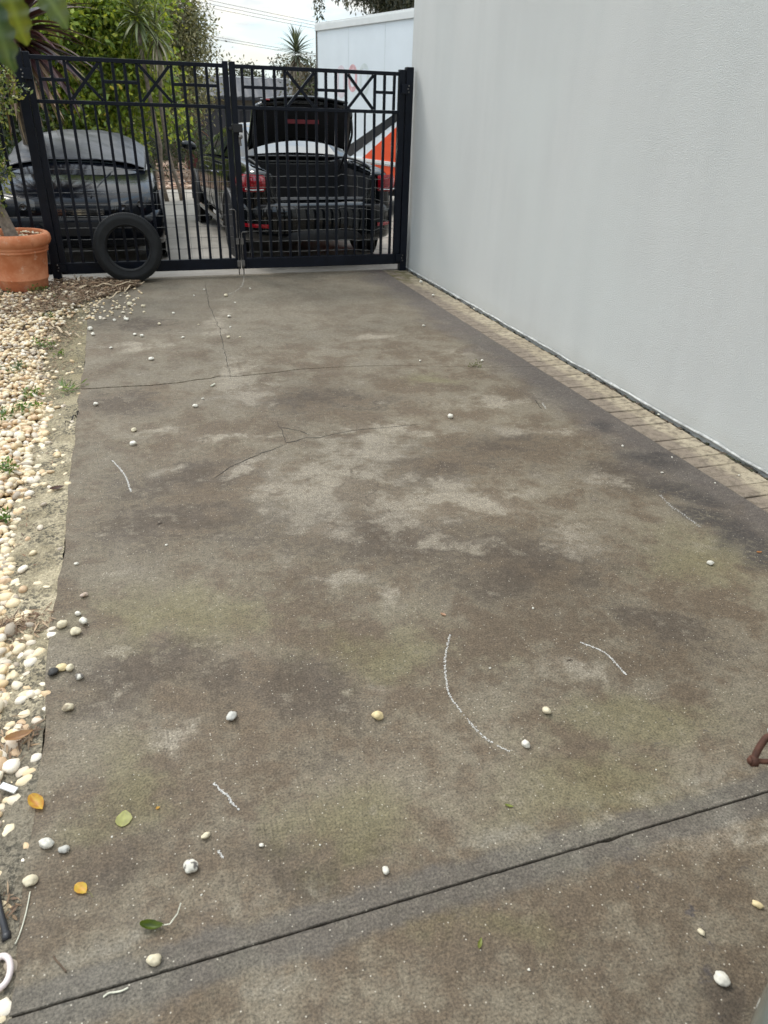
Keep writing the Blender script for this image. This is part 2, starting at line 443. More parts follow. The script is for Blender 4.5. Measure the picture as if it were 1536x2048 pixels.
M['mulch'] = simple('gravel_mulch', (.30, .205, .145), .95, .45, 26, 1.0, 18, .03)
M['carblack'] = simple('black_car_paint', (.004, .005, .006), .08, .2, 3, spec=.5)
M['cargreen'] = simple('black_green_paint', (.0035, .0045, .007), .12, .2, 3, spec=.15)
M['glass'] = simple('car_glass', (.02, .025, .027), .04, .1, 3, spec=1.0, ior=2.1)
M['trim'] = simple('black_plastic', (.009, .009, .010), .55, .3, 20, .1, 200, .0006)
M['liner'] = simple('boot_lining', (.0035, .0035, .0045), .9, .5, 12, .5, 60, .006)
M['chrome'] = simple('chrome', (.55, .56, .57), .15, .1, 4, metallic=1.0)
M['lampring'] = simple('dull_chrome', (.10, .10, .105), .25, .1, 4, metallic=1.0)
M['alloy'] = simple('alloy', (.25, .25, .26), .35, .2, 4, metallic=.9)
def m_lamp():
    t = NT('tail_lamp_red')
    k = t.ramp(t.noise(30, 2, vec=t.map(scale=(1, 1, 4))), .4, .6)
    return t.fin(t.mixc(k, (.42, .008, .018), (.24, .004, .010)), .12, coat=.8)
M['redlamp'] = m_lamp()
M['redstrip'] = simple('red_strip', (.13, .008, .014), .5, .2, 9)
def m_cover():
    t = NT('grey_sheet')
    return t.fin(t.mixc(t.ramp(t.noise(3, 4), .4, .6), (.018, .020, .026), (.028, .030, .038)), .40, t.bump(t.noise(5, 3, .5, dist=1.5), .25, .03), spec=.6)
M['cover'] = m_cover()
M['white'] = simple('white_panel', (.74, .79, .83), .45, .04, 2.2, .05, 20, .003)
M['whitetrim'] = simple('white_aluminium', (.72, .73, .72), .35, .06, 5)
M['orange'] = simple('orange_panel', (.80, .085, .022), .4, .08, 4)
M['blackstripe'] = simple('black_stripe', (.010, .012, .018), .4, .1, 4)
M['redfade'] = simple('faded_red_print', (.66, .40, .42), .6, .25, 14)
M['pinkfade'] = simple('faded_pink_print', (.70, .62, .66), .6, .1, 14)
M['greyfade'] = simple('faded_grey_print', (.62, .67, .67), .6, .08, 14)
M['shed'] = simple('charcoal_corrugate', (.028, .028, .033), .55, .2, 4)
M['shedroof'] = simple('charcoal_roof', (.050, .049, .054), .6, .25, 4)
M['beige'] = simple('beige_boards', (.15, .135, .11), .8, .2, 5)
M['planter'] = simple('maroon_glaze', (.085, .012, .016), .3, .25, 5, coat=.4)
M['scrape'] = simple('white_scrape', (.60, .58, .54), .9, .2, 80)
M['crack'] = simple('crack_dirt', (.018, .015, .012), .95, .3, 40)
M['sealant'] = simple('white_sealant', (.43, .43, .41), .7, .5, 25, .6, 50, .006)
M['dirt_line'] = simple('dark_moss', (.07, .062, .045), .95, .5, 30, .8, 80, .006)
M['hose'] = simple('black_hose', (.02, .02, .023), .4, .3, 40)
M['plastic'] = simple('white_plastic', (.72, .62, .60), .35, .12, 20)
M['rust'] = simple('rusty_iron', (.085, .033, .019), .75, .55, 45, .8, 160, .0012, metallic=.25)
M['sage'] = simple('sage_car_paint', (.115, .14, .125), .18, .05, 3, coat=.8)
M['lampwhite'] = simple('clear_lamp', (.75, .78, .78), .08, .05, 4, coat=1.0)
M['stem'] = simple('plant_stem', (.14, .13, .05), .7, .3, 20)
M['string'] = simple('cream_string', (.62, .60, .48), .8, .2, 60)
M['twig'] = simple('twig', (.10, .066, .042), .85, .35, 40, .6, 200, .001)

# ------------------------------------------------------------------ ground, slabs, joints, cracks
YG = 7.6                       # plane of the gates
XL, XR = -0.405, 2.505         # edges of the drive
JY = 0.885                     # saw-cut joint
g = MB(); g.add([(-300, -60, -.16), (300, -60, -.16), (300, 700, -.16), (-300, 700, -.16)], [(0, 1, 2, 3)])
struct(g.build('ground', M['ground']))

crack_px = [(120, 779), (160, 778), (182, 777), (200, 776), (215, 774.5), (232, 774), (268, 772), (300, 771), (330, 767.5), (360, 765), (395, 759), (420, 757), (436, 752), (450, 752), (478, 752.5), (500, 750),
            (530, 747), (560, 744), (590, 739), (620, 737), (660, 735), (700, 733), (740, 731.5), (790, 731), (850, 732), (925, 733.5), (975, 734.5), (1060, 733)]
crack_xy = [(G(*p).x, G(*p).y) for p in crack_px]
def crack_y(x):
    P = crack_xy
    if x <= P[0][0]: return P[0][1]
    for (x0, y0), (x1, y1) in zip(P, P[1:]):
        if x <= x1: return y0 + (y1 - y0) * (x - x0) / (x1 - x0)
    return P[-1][1] + .008 * math.sin(x * 14)
def frange(a, b, s):
    n = max(2, int(round((b - a) / s)) + 1)
    return [a + (b - a) * i / (n - 1) for i in range(n)]
def slab(name, lo, hi, jag_l=True):
    xs = frange(XL, XR, .02)
    bot = [(x, lo(x)) for x in xs]; top = [(x, hi(x)) for x in reversed(xs)]
    left, right = [], []
    y0, y1 = bot[0][1], top[-1][1]
    for y in frange(y0, y1, .05)[1:-1]:
        left.append((XL + .006 * fbm(y * 9, 3.3) + .016 * fbm(y * 1.7, 8) + .004 * fbm(y * 30, 2), y))
    for y in frange(bot[-1][1], top[0][1], .08)[1:-1]:
        right.append((XR + .004 * fbm(y * 7, 1.1), y))
    poly = bot + right + top + left[::-1]
    n = len(poly)
    # a small worn arris: inset top ring
    cx = []
    for i in range(n):
        a = Vector(poly[i - 1]); b = Vector(poly[(i + 1) % n]); p = Vector(poly[i])
        d = (b - a).normalized(); nrm = Vector((-d.y, d.x))
        cx.append(p + nrm * .0016)
    b_ = MB()
    b_.v = [(p.x, p.y, 0) for p in cx] + [(p[0], p[1], -.0022) for p in poly] + [(p[0], p[1], -.11) for p in poly]
    b_.f = [tuple(range(n))] + [(n + i, n + (i + 1) % n, (i + 1) % n, i) for i in range(n)] + [(2 * n + i, 2 * n + (i + 1) % n, n + (i + 1) % n, n + i) for i in range(n)]
    b_.m = [0] * len(b_.f)
    return struct(b_.build(name, M['concrete']))
def joint(x, s):
    return JY + s * (.0021 + .0014 * fbm(x * 30, 5 + s) + max(0, .012 * (fbm(x * 6, 20 + s) - .42)))
def gapw(x):
    return max(.0014, .0066 - .0028 * max(0, (x - .2))) * (1 + .5 * fbm(x * 25, 2))
drive_near = slab('driveway', lambda x: -2.5, lambda x: joint(x, -1))
drive_mid = slab('driveway', lambda x: joint(x, 1), lambda x: crack_y(x) - gapw(x))
drive_far = slab('driveway', lambda x: crack_y(x) + gapw(x), lambda x: 7.63 + .002 * fbm(x * 20, 1))
jf = MB(); jf.box((XL + .01, -2.6, -.105), (XR - .01, 7.625, -.020)); struct(jf.build('joint_bed', M['crack']))

def hairline(pts, w, parent, name='crack', mat='crack', z=.0012):
    pts = [Vector((p[0], p[1], 0)) for p in pts]
    fine = []
    for a, b in zip(pts, pts[1:]):
        k = max(2, int((b - a).length / .015))
        fine += [a + (b - a) * (i / k) for i in range(k)]
    fine.append(pts[-1])
    b_ = MB(); L, R_ = [], []
    for i, p in enumerate(fine):
        t_ = (fine[min(i + 1, len(fine) - 1)] - fine[max(0, i - 1)]).normalized(); nn = Vector((-t_.y, t_.x, 0))
        q = p + nn * .010 * fbm(p.x * 9, p.y * 9, 4)
        ww = w * (.35 + .9 * abs(fbm(p.x * 20, p.y * 20, 9))) * min(1, 6 * min(i + .3, len(fine) - i - .7) / len(fine) + .15)
        L.append((q.x + nn.x * ww, q.y + nn.y * ww, z)); R_.append((q.x - nn.x * ww, q.y - nn.y * ww, z))
    b_.loft([list(x) for x in zip(R_, L)])
    return b_.build(name, M[mat], parent)
for px in ([(553, 842), (560, 858), (566, 872), (572, 885), (592, 882), (612, 875), (640, 876), (668, 868), (705, 861), (760, 856), (850, 848)], [(575, 886), (540, 902), (500, 916), (462, 935), (425, 960)],
           [(560, 855), (600, 862), (620, 870)], [(410, 560), (418, 610), (440, 660), (452, 720), (462, 760)], [(1070, 800), (1085, 818)]):
    hairline([G(*p) for p in px], .0032, drive_mid if px[0][1] > 770 else drive_far)
# white scrape marks: thousands of tiny powder flecks pressed on the slab
def scrape(px, w=.006, dens=1.0, z=.0018):
    P = [G(*p) for p in px]; b_ = MB()
    for a, b in zip(P, P[1:]):
        L_ = (b - a).length; t_ = (b - a).normalized(); nn = Vector((-t_.y, t_.x, 0))
        for i in range(int(L_ * 1500 * dens)):
            s = rng.random()
            q = a + (b - a) * s + nn * rng.gauss(0, w * .42)
            r_ = rng.uniform(.0007, .0024); an = rng.uniform(0, 3.14)
            if fbm(q.x * 24, q.y * 24, 2) < -.42: continue
            ca, sa = math.cos(an) * r_, math.sin(an) * r_
            b_.add([(q.x + ca, q.y + sa, z), (q.x - sa * .7, q.y + ca * .7, z), (q.x - ca, q.y - sa, z), (q.x + sa * .7, q.y - ca * .7, z)], [(0, 1, 2, 3)])
            z += 1e-8
    return b_.build('scrape_mark', M['scrape'], drive_mid)
def curve(px, k=6):
    out = []
    n = len(px)
    for i in range(n - 1):
        p0, p1, p2, p3 = px[max(0, i - 1)], px[i], px[i + 1], px[min(n - 1, i + 2)]
        for j in range(k):
            t_ = j / k
            out.append(tuple(.5 * ((2 * p1[c]) + (-p0[c] + p2[c]) * t_ + (2 * p0[c] - 5 * p1[c] + 4 * p2[c] - p3[c]) * t_ ** 2 + (-p0[c] + 3 * p1[c] - 3 * p2[c] + p3[c]) * t_ ** 3) for c in range(len(p1))))
    out.append(tuple(px[-1]))
    return out
scrape(curve([(900, 1270), (891, 1310), (891, 1350), (898, 1388), (920, 1420), (952, 1460), (985, 1487), (1020, 1504)]), .0042, .75)
scrape(curve([(1161, 1285), (1200, 1301), (1220, 1315), (1237, 1334), (1253, 1351)]), .0036, 1.0)
scrape(curve([(427, 1567), (441, 1580), (456, 1593), (466, 1610), (479, 1621)]), .0036, 1.1)
scrape(curve([(437, 1702), (446, 1717)]), .0036, 1.1)
scrape(curve([(224, 921), (240, 938), (252, 955), (262, 984)]), .005, .9)
scrape(curve([(488, 552), (486, 566), (478, 578), (455, 590)]), .010, .5)
scrape(curve([(1084, 806), (1092, 818)]), .006, .6)
scrape(curve([(1320, 990), (1345, 1015), (1370, 1032), (1400, 1055)]), .010, .5)

# concrete beyond the gate, mulch bed, threshold
b_ = MB(); b_.box((-3.4, 7.66, -.12), (3.0, 16.2, -.004)); b_.box((3.0, 7.9, -.12), (14, 40, -.004)); struct(b_.build('far_driveway', M['far_drive']))
b_ = MB(); b_.box((-6, 16.2, -.12), (2.999, 30, .02)); struct(b_.build('mulch_bed', M['mulch']))
b_ = MB(); cols = []
for i in range(5200):
    x, y = rng.uniform(-1.2, 2.9), rng.uniform(16.2, 22.5)
    r_ = rng.uniform(.02, .06); a = rng.uniform(0, 6.28); q = Vector((x, y, .022 + rng.random() * .03)); d = Vector((math.cos(a), math.sin(a), rng.uniform(-.4, .4))) * r_; e = Vector((-math.sin(a), math.cos(a), rng.uniform(-.4, .4))) * r_ * .6
    b_.add([q + d, q + e, q - d, q - e], [(0, 1, 2, 3)])
    c = rng.choice([(.42, .27, .18), (.30, .19, .12), (.50, .38, .29), (.20, .12, .08), (.40, .24, .17)]); cols += [(*c, 1)] * 4
o = b_.build('bark_chips', M['litter'], col=cols); tag(o, 'tan bark chips and leaf litter covering the bed beyond the far concrete', 'mulch', kind='stuff')
b_ = MB()
for i in range(9):
    b_.box((XL + .02 + i * .32, 7.632, -.05), (XL + .33 + i * .32, 7.658, -.002))
struct(b_.build('threshold', simple('dull_threshold', (.19, .168, .135), .9, .35, 14, .5, 90, .003)))

# right wall and paver strip
b_ = MB(); b_.box((2.80, -4, -.2), (9.0, 7.74, 5.6))
wall = b_.build('building', M['wall']); tag(wall, 'tall windowless pale grey rendered building wall along the right side', 'building')
b_ = MB()
pts = [(2.790 + .006 * fbm(y * 2.2, 1), y, .012 + .006 * fbm(y * 3, 7)) for y in frange(-.5, 7.7, .05)]
b_.tube(pts, [.008 + .005 * fbm(p[1] * 6, 3) for p in pts], 6)
b_.build('sealant_bead', M['sealant'], wall, smooth=True)
b_ = MB(); b_.box((2.50, -2.5, -.16), (2.80, 7.7, -.022)); struct(b_.build('paver_bed', M['dirt_line']))
b_ = MB(); rngb = random.Random(3); cols = []
for i in range(420):
    y = rngb.uniform(-.3, 7.6); x = rngb.uniform(2.768, 2.788); s = rngb.uniform(.004, .010)
    b_.box((x - s, y - s * 2, -.022), (x + s, y + s * 2, -.016 + rngb.random() * .012)); cols += [(*rngb.choice([(.05, .05, .025), (.10, .075, .05), (.03, .028, .02)]), 1)] * 8
o = b_.build('gutter_dirt', M['litter'], col=cols); tag(o, 'dark mossy dirt in the gap between pavers and grey wall', 'dirt', kind='stuff')
pav = empty('paver_edging', (2.6, 4, 0)); struct(pav)
bm_ = []
for k in range(4):
    b_ = MB()
    w, l, h = .127, .0515, .05
    rg = random.Random(k)
    ch = .004
    P = [(-w, -l), (w, -l), (w, l), (-w, l)]
    P = [(x + rg.uniform(-.002, .002), y + rg.uniform(-.0015, .0015)) for x, y in P]
    zt = [rg.uniform(-.002, .002) for _ in P]
    b_.v = [(x, y, -h) for x, y in P] + [(x, y, -ch) for x, y in P] + [(x - math.copysign(ch, x), y - math.copysign(ch, y), zt[i]) for i, (x, y) in enumerate(P)]
    for i in range(4):
        j = (i + 1) % 4
        b_.f += [(i, j, 4 + j, 4 + i), (4 + i, 4 + j, 8 + j, 8 + i)]
    b_.f.append((8, 9, 10, 11)); b_.m = [0] * 9
    ob = b_.build('brick', M['brick'], pav); bm_.append(ob)
yy = 7.56; i = 0
while yy > -.4:
    ob = bm_[i] if i < 4 else link_copy(bm_[rng.randrange(4)], pav)
    ob.location = (2.639 - 2.6 + rng.uniform(-.003, .003), yy - 4, -.006 + rng.uniform(-.003, .003))
    ob.rotation_euler = (rng.uniform(-.01, .01), rng.uniform(-.008, .008), rng.uniform(-.012, .012) + math.radians(-1.0))
    yy -= .1095; i += 1

# left edge: rough haunch, soil
b_ = MB(); ys = frange(-.2, 7.2, .02); xs = frange(-.70, XL + .006, .012)
rings = []
for y in ys:
    row = []
    for x in xs:
        s = (XL - x) / .3
        row.append((x + .004 * fbm(x * 30, y * 30, 1), y, -.0025 - .034 * max(0, s) ** 1.25 + min(1, s * 6 + .1) * (.009 * fbm(x * 12, y * 12, 5) + .005 * fbm(x * 55, y * 55, 2))))
    rings.append(row)
b_.loft([r_[::-1] for r_ in rings])
struct(b_.build('concrete_haunch', M['haunch'], smooth=True))
b_ = MB(); b_.box((-4.5, -1.5, -.13), (XL - .03, 7.64, -.042)); struct(b_.build('bed_soil', M['soil']))
# brick building out of view, added to darken reflections in gate and car paint
hs = empty('unseen_house', (-2.5, -8.0, 0))
q = MB(); q.box((-7, -6, -.1), (5.0, 0, 5.4)); q.build('wall', simple('unseen_house_brick', (.14, .10, .075), .9, .3, 9), hs)
q = MB(); q.box((-7.5, -6.5, 5.4), (5.4, .5, 5.62)); q.build('eaves', M['trim'], hs)
for x in (-5.2, -1.8, 1.6):
    q = MB(); q.box((x, .003, 3.0), (x + 1.5, .03, 4.4)); q.build('window', M['glass'], hs)
tag(hs, 'brown brick building added out of view behind the viewer, for the car paint to reflect', 'unseen_house')
#PART2
# ------------------------------------------------------------------ gates
def gate_leaf(name, xs_bars, xpan, x_stile_h, x_stile_c, label):
    """xs_bars: all full bars; xpan: pairs of bars that carry a cross; stiles (x0,x1)"""
    r_ = empty(name, (x_stile_h[0], YG, 0))
    ox = x_stile_h[0]
    def bx(n, a, b, **k):
        q = MB(); q.box((a[0] - ox, a[1], a[2]), (b[0] - ox, b[1], b[2])); return q.build(n, M['gate'], r_, bevel=.003, **k)
    xa, xb = min(x_stile_h[0], x_stile_c[0]), max(x_stile_h[1], x_stile_c[1])
    for s in (x_stile_h, x_stile_c):
        bx('stile', (s[0], -.025, .065), (s[1], .025, 1.838))
    lo, hi = min(x_stile_h[1], x_stile_c[1]), max(x_stile_h[0], x_stile_c[0])
    bx('rail', (lo, -.0205, 1.786), (hi, .0205, 1.818))
    bx('rail', (lo, -.0205, 1.467), (hi, .0205, 1.497))
    bx('bottom_rail', (lo, -.0225, .065), (hi, .0225, .166))
    for x in xs_bars:
        bx('bar', (x - .0125, -.0125, 1.4975), (x + .0125, .0125, 1.7855))
        bx('bar', (x - .0125, -.0125, .1665), (x + .0125, .0125, 1.4665))
    for (a, b) in xpan:
        for k in (1, 2):
            x = a + (b - a) * k / 3
            bx('bar', (x - .009, -.009, .1665), (x + .009, .009, 1.4665))
        for s in (0, 1):
            p0 = (a + .0125, 1.4975); p1 = (b - .0125, 1.7855)
            if s: p0, p1 = (a + .0125, 1.7855), (b - .0125, 1.4975)
            d = Vector((p1[0] - p0[0], p1[1] - p0[1])).normalized(); nn = Vector((-d.y, d.x)) * .0125
            q = MB(); y0, y1 = (-.012, .012) if s else (-.0115, .0115)
            e = d * .006
            pts2 = [(p0[0] - nn.x + e.x, p0[1] - nn.y + e.y), (p1[0] - nn.x - e.x, p1[1] - nn.y - e.y), (p1[0] + nn.x - e.x, p1[1] + nn.y - e.y), (p0[0] + nn.x + e.x, p0[1] + nn.y + e.y)]
            q.v = [(x - ox, y0, z) for x, z in pts2] + [(x - ox, y1, z) for x, z in pts2]
            q.f = [(0, 1, 2, 3), (7, 6, 5, 4), (1, 0, 4, 5), (2, 1, 5, 6), (3, 2, 6, 7), (0, 3, 7, 4)]; q.m = [0] * 6
            q.build('cross_brace', M['gate'], r_)
    # short middle rails in every bay that is not a cross
    bs = sorted(xs_bars); pans = set()
    for a, b in xpan: pans.add((a, b))
    for a, b in zip(bs, bs[1:]):
        if (a, b) in pans: continue
        bx('short_rail', (a + .0125, -.012, 1.632), (b - .0125, .012, 1.658))
    # sagging garden wire tied to the lower half
    rgw = random.Random(int(ox * 100) + 5)
    zs = [.262, .362, .462, .563, .664, .765, .862, .958]
    for iz, z in enumerate(zs):
        P = []
        for x in frange(lo - ox, hi - ox, .035):
            wx = x + ox
            messy = max(0, min(1, (wx - 1.9) / .5)) if ox > 1.5 else 0
            dz = .004 * fbm(wx * 3, iz * 3.1) + messy * .035 * fbm(wx * 4, iz * 2.3, 1) + (.03 * math.sin(wx * 4.2) if messy > .3 else 0) * (iz / 8.0)
            P.append((x, .030 + messy * .02 * fbm(wx * 5, iz), z - (.05 if ox > 1.5 else 0) + dz))
        q = MB(); q.tube(P, .0022, 5); q.build('wire', M['wire'], r_)
    for k in range(int((hi - lo) / .1)):
        x = lo - ox + .05 + k * .1 + rgw.uniform(-.012, .012)
        zt = zs[-1] - (.05 if ox > 1.5 else 0)
        P = [(x + .006 * fbm(z * 5, k * 2.2) + (.02 * fbm(z * 9, k) if ox > 1.5 and k < 8 else 0), .032, z) for z in frange(.17, zt, .08)]
        q = MB(); q.tube(P, .0012, 4); q.build('wire', M['wire'], r_)
    tag(r_, label, 'gate', 'pair of black driveway gates')
    return r_
Lb = [-.558, -.461, -.350, -.064, .032, .128, .229, .516, .617, .716, .818, .910]
gl = gate_leaf('driveway_gate', Lb, [(-.350, -.064), (.229, .516)], (-.664, -.611), (.959, 1.007), 'black steel gate leaf that the loose tyre leans against')
Rb = [1.130, 1.221, 1.321, 1.422, 1.518, 1.808, 1.904, 2.000, 2.099, 2.383, 2.480, 2.578]
gr_ = gate_leaf('driveway_gate', Rb, [(1.518, 1.808), (2.099, 2.383)], (2.621, 2.684), (1.017, 1.070), 'black steel gate leaf beside the grey wall, in front of the open boot')
# latch, drop bolts (parts of their leaves)
def bolt(parent, ox, x, z1, bend):
    q = MB(); q.tube([(x + bend * .055 - ox, -.034, z1 - .006), (x + bend * .055 - ox, -.034, z1), (x + bend * .012 - ox, -.034, z1), (x - ox, -.034, z1 - .012), (x - ox, -.034, .012)], .0055, 8)
    q.build('drop_bolt', M['gate_worn'], parent, smooth=True)
    for z in (.33, .12):
        q = MB(); q.box((x - .014 - ox, -.044, z - .03), (x + .014 - ox, -.0255, z + .03)); q.build('bolt_guide', M['gate_worn'], parent, bevel=.003)
bolt(gl, -.664, .985, .62, -1.0); bolt(gr_, 2.621, 1.030, .415, 1.0)
q = MB(); q.box((1.010 - 2.621, -.06, 1.28), (1.10 - 2.621, -.026, 1.35)); q.box((.975 - 2.621, -.052, 1.30), (1.010 - 2.621, -.030, 1.325)); q.build('latch', M['trim'], gr_, bevel=.004)
q = MB(); q.lathe([(.0001, -.076), (.018, -.074), (.02, -.06), (.0001, -.06)], 16, 'y', (1.075 - 2.621, 0, 1.245)); q.build('lock_knob', M['gate_worn'], gr_, smooth=True)
q = MB(); q.tube([(1.07 - 2.621, -.034, 1.24), (1.07 - 2.621, -.036, 1.20), (1.075 - 2.621, -.034, 1.17)], .012, 8); q.build('latch_tongue', M['gate_worn'], gr_)

def post(x0, x1, y0, y1, h, label, hinge_side):
    r_ = empty('gate_post', ((x0 + x1) / 2, (y0 + y1) / 2, 0))
    w, d = (x1 - x0) / 2, (y1 - y0) / 2
    q = MB(); q.box((-w, -d, -.1), (w, d, h)); q.build('shaft', M['gate'], r_, bevel=.003)
    q = MB(); q.box((-w + .003, -d + .003, h), (w - .003, d - .003, h + .006)); q.build('cap', M['gate'], r_)
    for z in (.13, 1.68):
        q = MB(); s = hinge_side
        q.box((min(s * w * .2, s * (w + .05)), -d - .012, z - .04), (max(s * w * .2, s * (w + .05)), -d - .001, z + .04)); q.build('hinge', M['gate'], r_, bevel=.002)
        for k in range(3):
            q = MB(); q.lathe([(.0001, -.009), (.006, -.007), (.0065, 0)], 10, 'y', (s * (w * .45 + .008 * (k % 2)), -d - .012, z - .026 + k * .026)); q.build('hinge_bolt', M['gate_worn'], r_)
    tag(r_, label, 'post', 'gate posts')
post(-.744, -.668, 7.56, 7.64, 1.856, 'square black gate post beside the terracotta pot', 1)
post(2.690, 2.760, 7.56, 7.64, 1.855, 'square black gate post bolted beside the grey wall', -1)
# fixed fence panel left of the post
fp = empty('fence_panel', (-1.7, YG, 0))
for (z0, z1, nm) in ((1.786, 1.818, 'rail'), (1.467, 1.497, 'rail'), (.065, .166, 'bottom_rail')):
    q = MB(); q.box((-1.0, -.02, z0), (.952, .02, z1)); q.build(nm, M['gate'], fp, bevel=.003)
for k in range(19):
    x = .86 - k * .0985
    q = MB(); q.box((x - .0125, -.0125, .1665), (x + .0125, .0125, 1.4665)); q.build('bar', M['gate'], fp)
    q = MB(); q.box((x - .0125, -.0125, 1.4975), (x + .0125, .0125, 1.7855)); q.build('bar', M['gate'], fp)
for z in [.262, .362, .462, .563, .664, .765, .862, .958]:
    q = MB(); q.tube([(x, .03, z + .004 * fbm(x * 3, z * 9)) for x in frange(-1, .95, .1)], .0016, 5); q.build('wire', M['wire'], fp)
q = MB(); q.box((-1.06, -.035, -.1), (-1.0, .035, 1.85)); q.build('post', M['gate'], fp)
for z in (1.80, 1.50):
    q = MB(); q.lathe([(.0001, -.03), (.009, -.027), (.010, -.0205)], 10, 'y', (.932, 0, z)); q.build('bolt', M['gate_worn'], fp)
tag(fp, 'black bar fence panel with wire behind the terracotta pot', 'fence')

# ------------------------------------------------------------------ loose tyre
def tyre_mesh(R, r, w, org=(0, 0, 0), grooves=True):
    q = MB()
    h = w / 2
    prof = [(r, -h * .62), (r + .012, -h * .80), (r + .018, -h * .78), ((r + R) / 2, -h * .99), (R - .04, -h * .96), (R - .022, -h * .86), (R - .010, -h * .74)]
    if grooves:
        for c in (-.45, -.15, .15, .45):
            prof += [(R - .002, h * (c - .13)), (R, h * (c - .06)), (R - .009, h * (c - .035)), (R - .009, h * (c + .035)), (R, h * (c + .06))]
    else: prof += [(R, -h * .4), (R, h * .4)]
    prof += [(R - .010, h * .74), (R - .022, h * .86), (R - .04, h * .96), ((r + R) / 2, h * .99), (r + .018, h * .78), (r + .012, h * .80), (r, h * .62), (r - .004, h * .3), (r + .03, 0), (r - .004, -h * .3)]
    q.lathe(prof, 96, 'y', org, closed=False)
    q.lathe([prof[-1], prof[0]], 96, 'y', org)
    return q
ty = empty('loose_tyre', (-.045, 7.445, 0))
R_ = .307
q = tyre_mesh(R_, .192, .165, (0, 0, R_))
o = q.build('casing', M['rubber'], ty, smooth=True)
q = MB()
for k in range(96):
    a = 2 * math.pi * k / 96
    for s in (-1, 1):
        u = Vector((math.sin(a), 0, math.cos(a))); t_ = Vector((math.cos(a), 0, -math.sin(a)))
        c_ = u * (R_ - .0125) + Vector((0, s * .063, R_))
        P = []
        for dr in (-.012, .0065):
            for dt in (-.0055, .0055):
                for dy in (-.012, .010):
                    P.append(c_ + u * dr + t_ * dt + Vector((0, s * dy - s * .004 * (dr > 0), 0)))
        q.add(P, [(0, 1, 3, 2), (4, 6, 7, 5), (0, 4, 5, 1), (2, 3, 7, 6), (0, 2, 6, 4), (1, 5, 7, 3)])
o = q.build('tread_blocks', M['rubber'], ty)
o['kind'] = 'stuff'
q = MB(); q.lathe([(.200, -.064), (.204, -.068), (.208, -.066), (.208, -.060), (.2, -.060)], 96, 'y', (0, 0, R_)); q.build('bead_rim', M['rubber'], ty, smooth=True)
ty.rotation_euler = (math.radians(-8.5), 0, math.radians(-3))
tag(ty, 'bare black tyre leaning upright against the left gate leaf', 'tyre')

# ------------------------------------------------------------------ terracotta pot with its tree
pt = empty('terracotta_pot', (-.962, 7.262, 0.0))
prof = [(.0001, .03), (.19, .022), (.196, .03), (.203, .09), (.2115, .108), (.2165, .116), (.2145, .124), (.211, .129), (.222, .22), (.236, .325), (.243, .335), (.252, .342), (.253, .350), (.247, .357), (.247, .361), (.256, .367),
        (.258, .376), (.252, .383), (.262, .392), (.278, .405), (.287, .425), (.289, .448), (.284, .472), (.270, .488), (.254, .493), (.241, .489), (.236, .478), (.234, .42), (.22, .30)]
q = MB(); q.lathe(prof, 96); q.build('vessel', M['terra'], pt, smooth=True)
q = MB(); q.lathe([(.0001, .435), (.14, .433), (.233, .428)], 40); q.build('potting_soil', M['soil'], pt)
tag(pt, 'terracotta pot with a thick rolled rim standing on pebbles', 'plant pot')

# pebbles ------------------------------------------------------------
PCOL = [tuple(c * k for c, k in zip(p_, (.93, .87, .79))) for p_ in [(.80, .70, .50), (.82, .73, .55), (.84, .79, .68), (.76, .62, .41), (.72, .56, .35), (.86, .82, .74), (.78, .67, .47), (.66, .60, .52), (.81, .71, .52), (.72, .55, .36), (.42, .37, .31), (.62, .46, .31), (.83, .76, .62), (.80, .71, .54)]]
def ico(sub=1):
    import bmesh
    b = bmesh.new(); bmesh.ops.create_icosphere(b, subdivisions=sub, radius=1.0)
    v = [tuple(x.co) for x in b.verts]; f = [tuple(x.index for x in y.verts) for y in b.faces]; b.free()
    return np.array(v), f
ICO2, ICO2F = ico(2); ICO3, ICO3F = ico(3); ICO1, ICO1F = ico(1)
def pebble_shape(seed, verts, ax):
    v = verts.copy(); rg = random.Random(seed)
    for i, p in enumerate(verts):
        n_ = mnoise.noise(Vector((p[0] * 1.1 + seed * 3.1, p[1] * 1.1, p[2] * 1.1))) * .30 + mnoise.noise(Vector((p[0] * 2.6 + seed, p[1] * 2.6, p[2] * 2.6))) * .09
        v[i] = p * (1 + n_)
    return v * np.array(ax)
def pebble(name, loc, size, seed, color, parent=None, ax=None, rz=None, cols2=None):
    rg = random.Random(seed)
    ax = ax or (rg.uniform(.85, 1.2), rg.uniform(.65, .9), rg.uniform(.5, .72))
    v = pebble_shape(seed, ICO3, ax)
    v *= size / 2 / max(ax[0], ax[1])
    q = MB(); q.v = [tuple(p) for p in v]; q.f = ICO3F; q.m = [0] * len(ICO3F)
    c = np.ones((len(v), 4)); 
    for i, p in enumerate(v):
        n_ = mnoise.noise(Vector((p[0] * 90 + seed, p[1] * 90, p[2] * 90)))
        k = 1 + .18 * n_
        cc = color
        if cols2 and n_ > .12: cc = cols2
        c[i, :3] = np.array(cc) * k
    o = q.build(name, M['pebble'], parent, smooth=True, col=c)
    o.location = (loc[0], loc[1], loc[2] - v[:, 2].min() - .001)
    o.rotation_euler = (0, 0, rg.uniform(0, 6.28) if rz is None else rz)
    return o
def px_size(p, w):
    return w * (Vector(p) - Vector((0, 0, CAMH))).dot(Vector(RR[2])) / FPX
CRM, WHT, YEL, GRY, PNK = (.62, .54, .38), (.66, .62, .53), (.64, .51, .28), (.50, .48, .43), (.52, .40, .32)
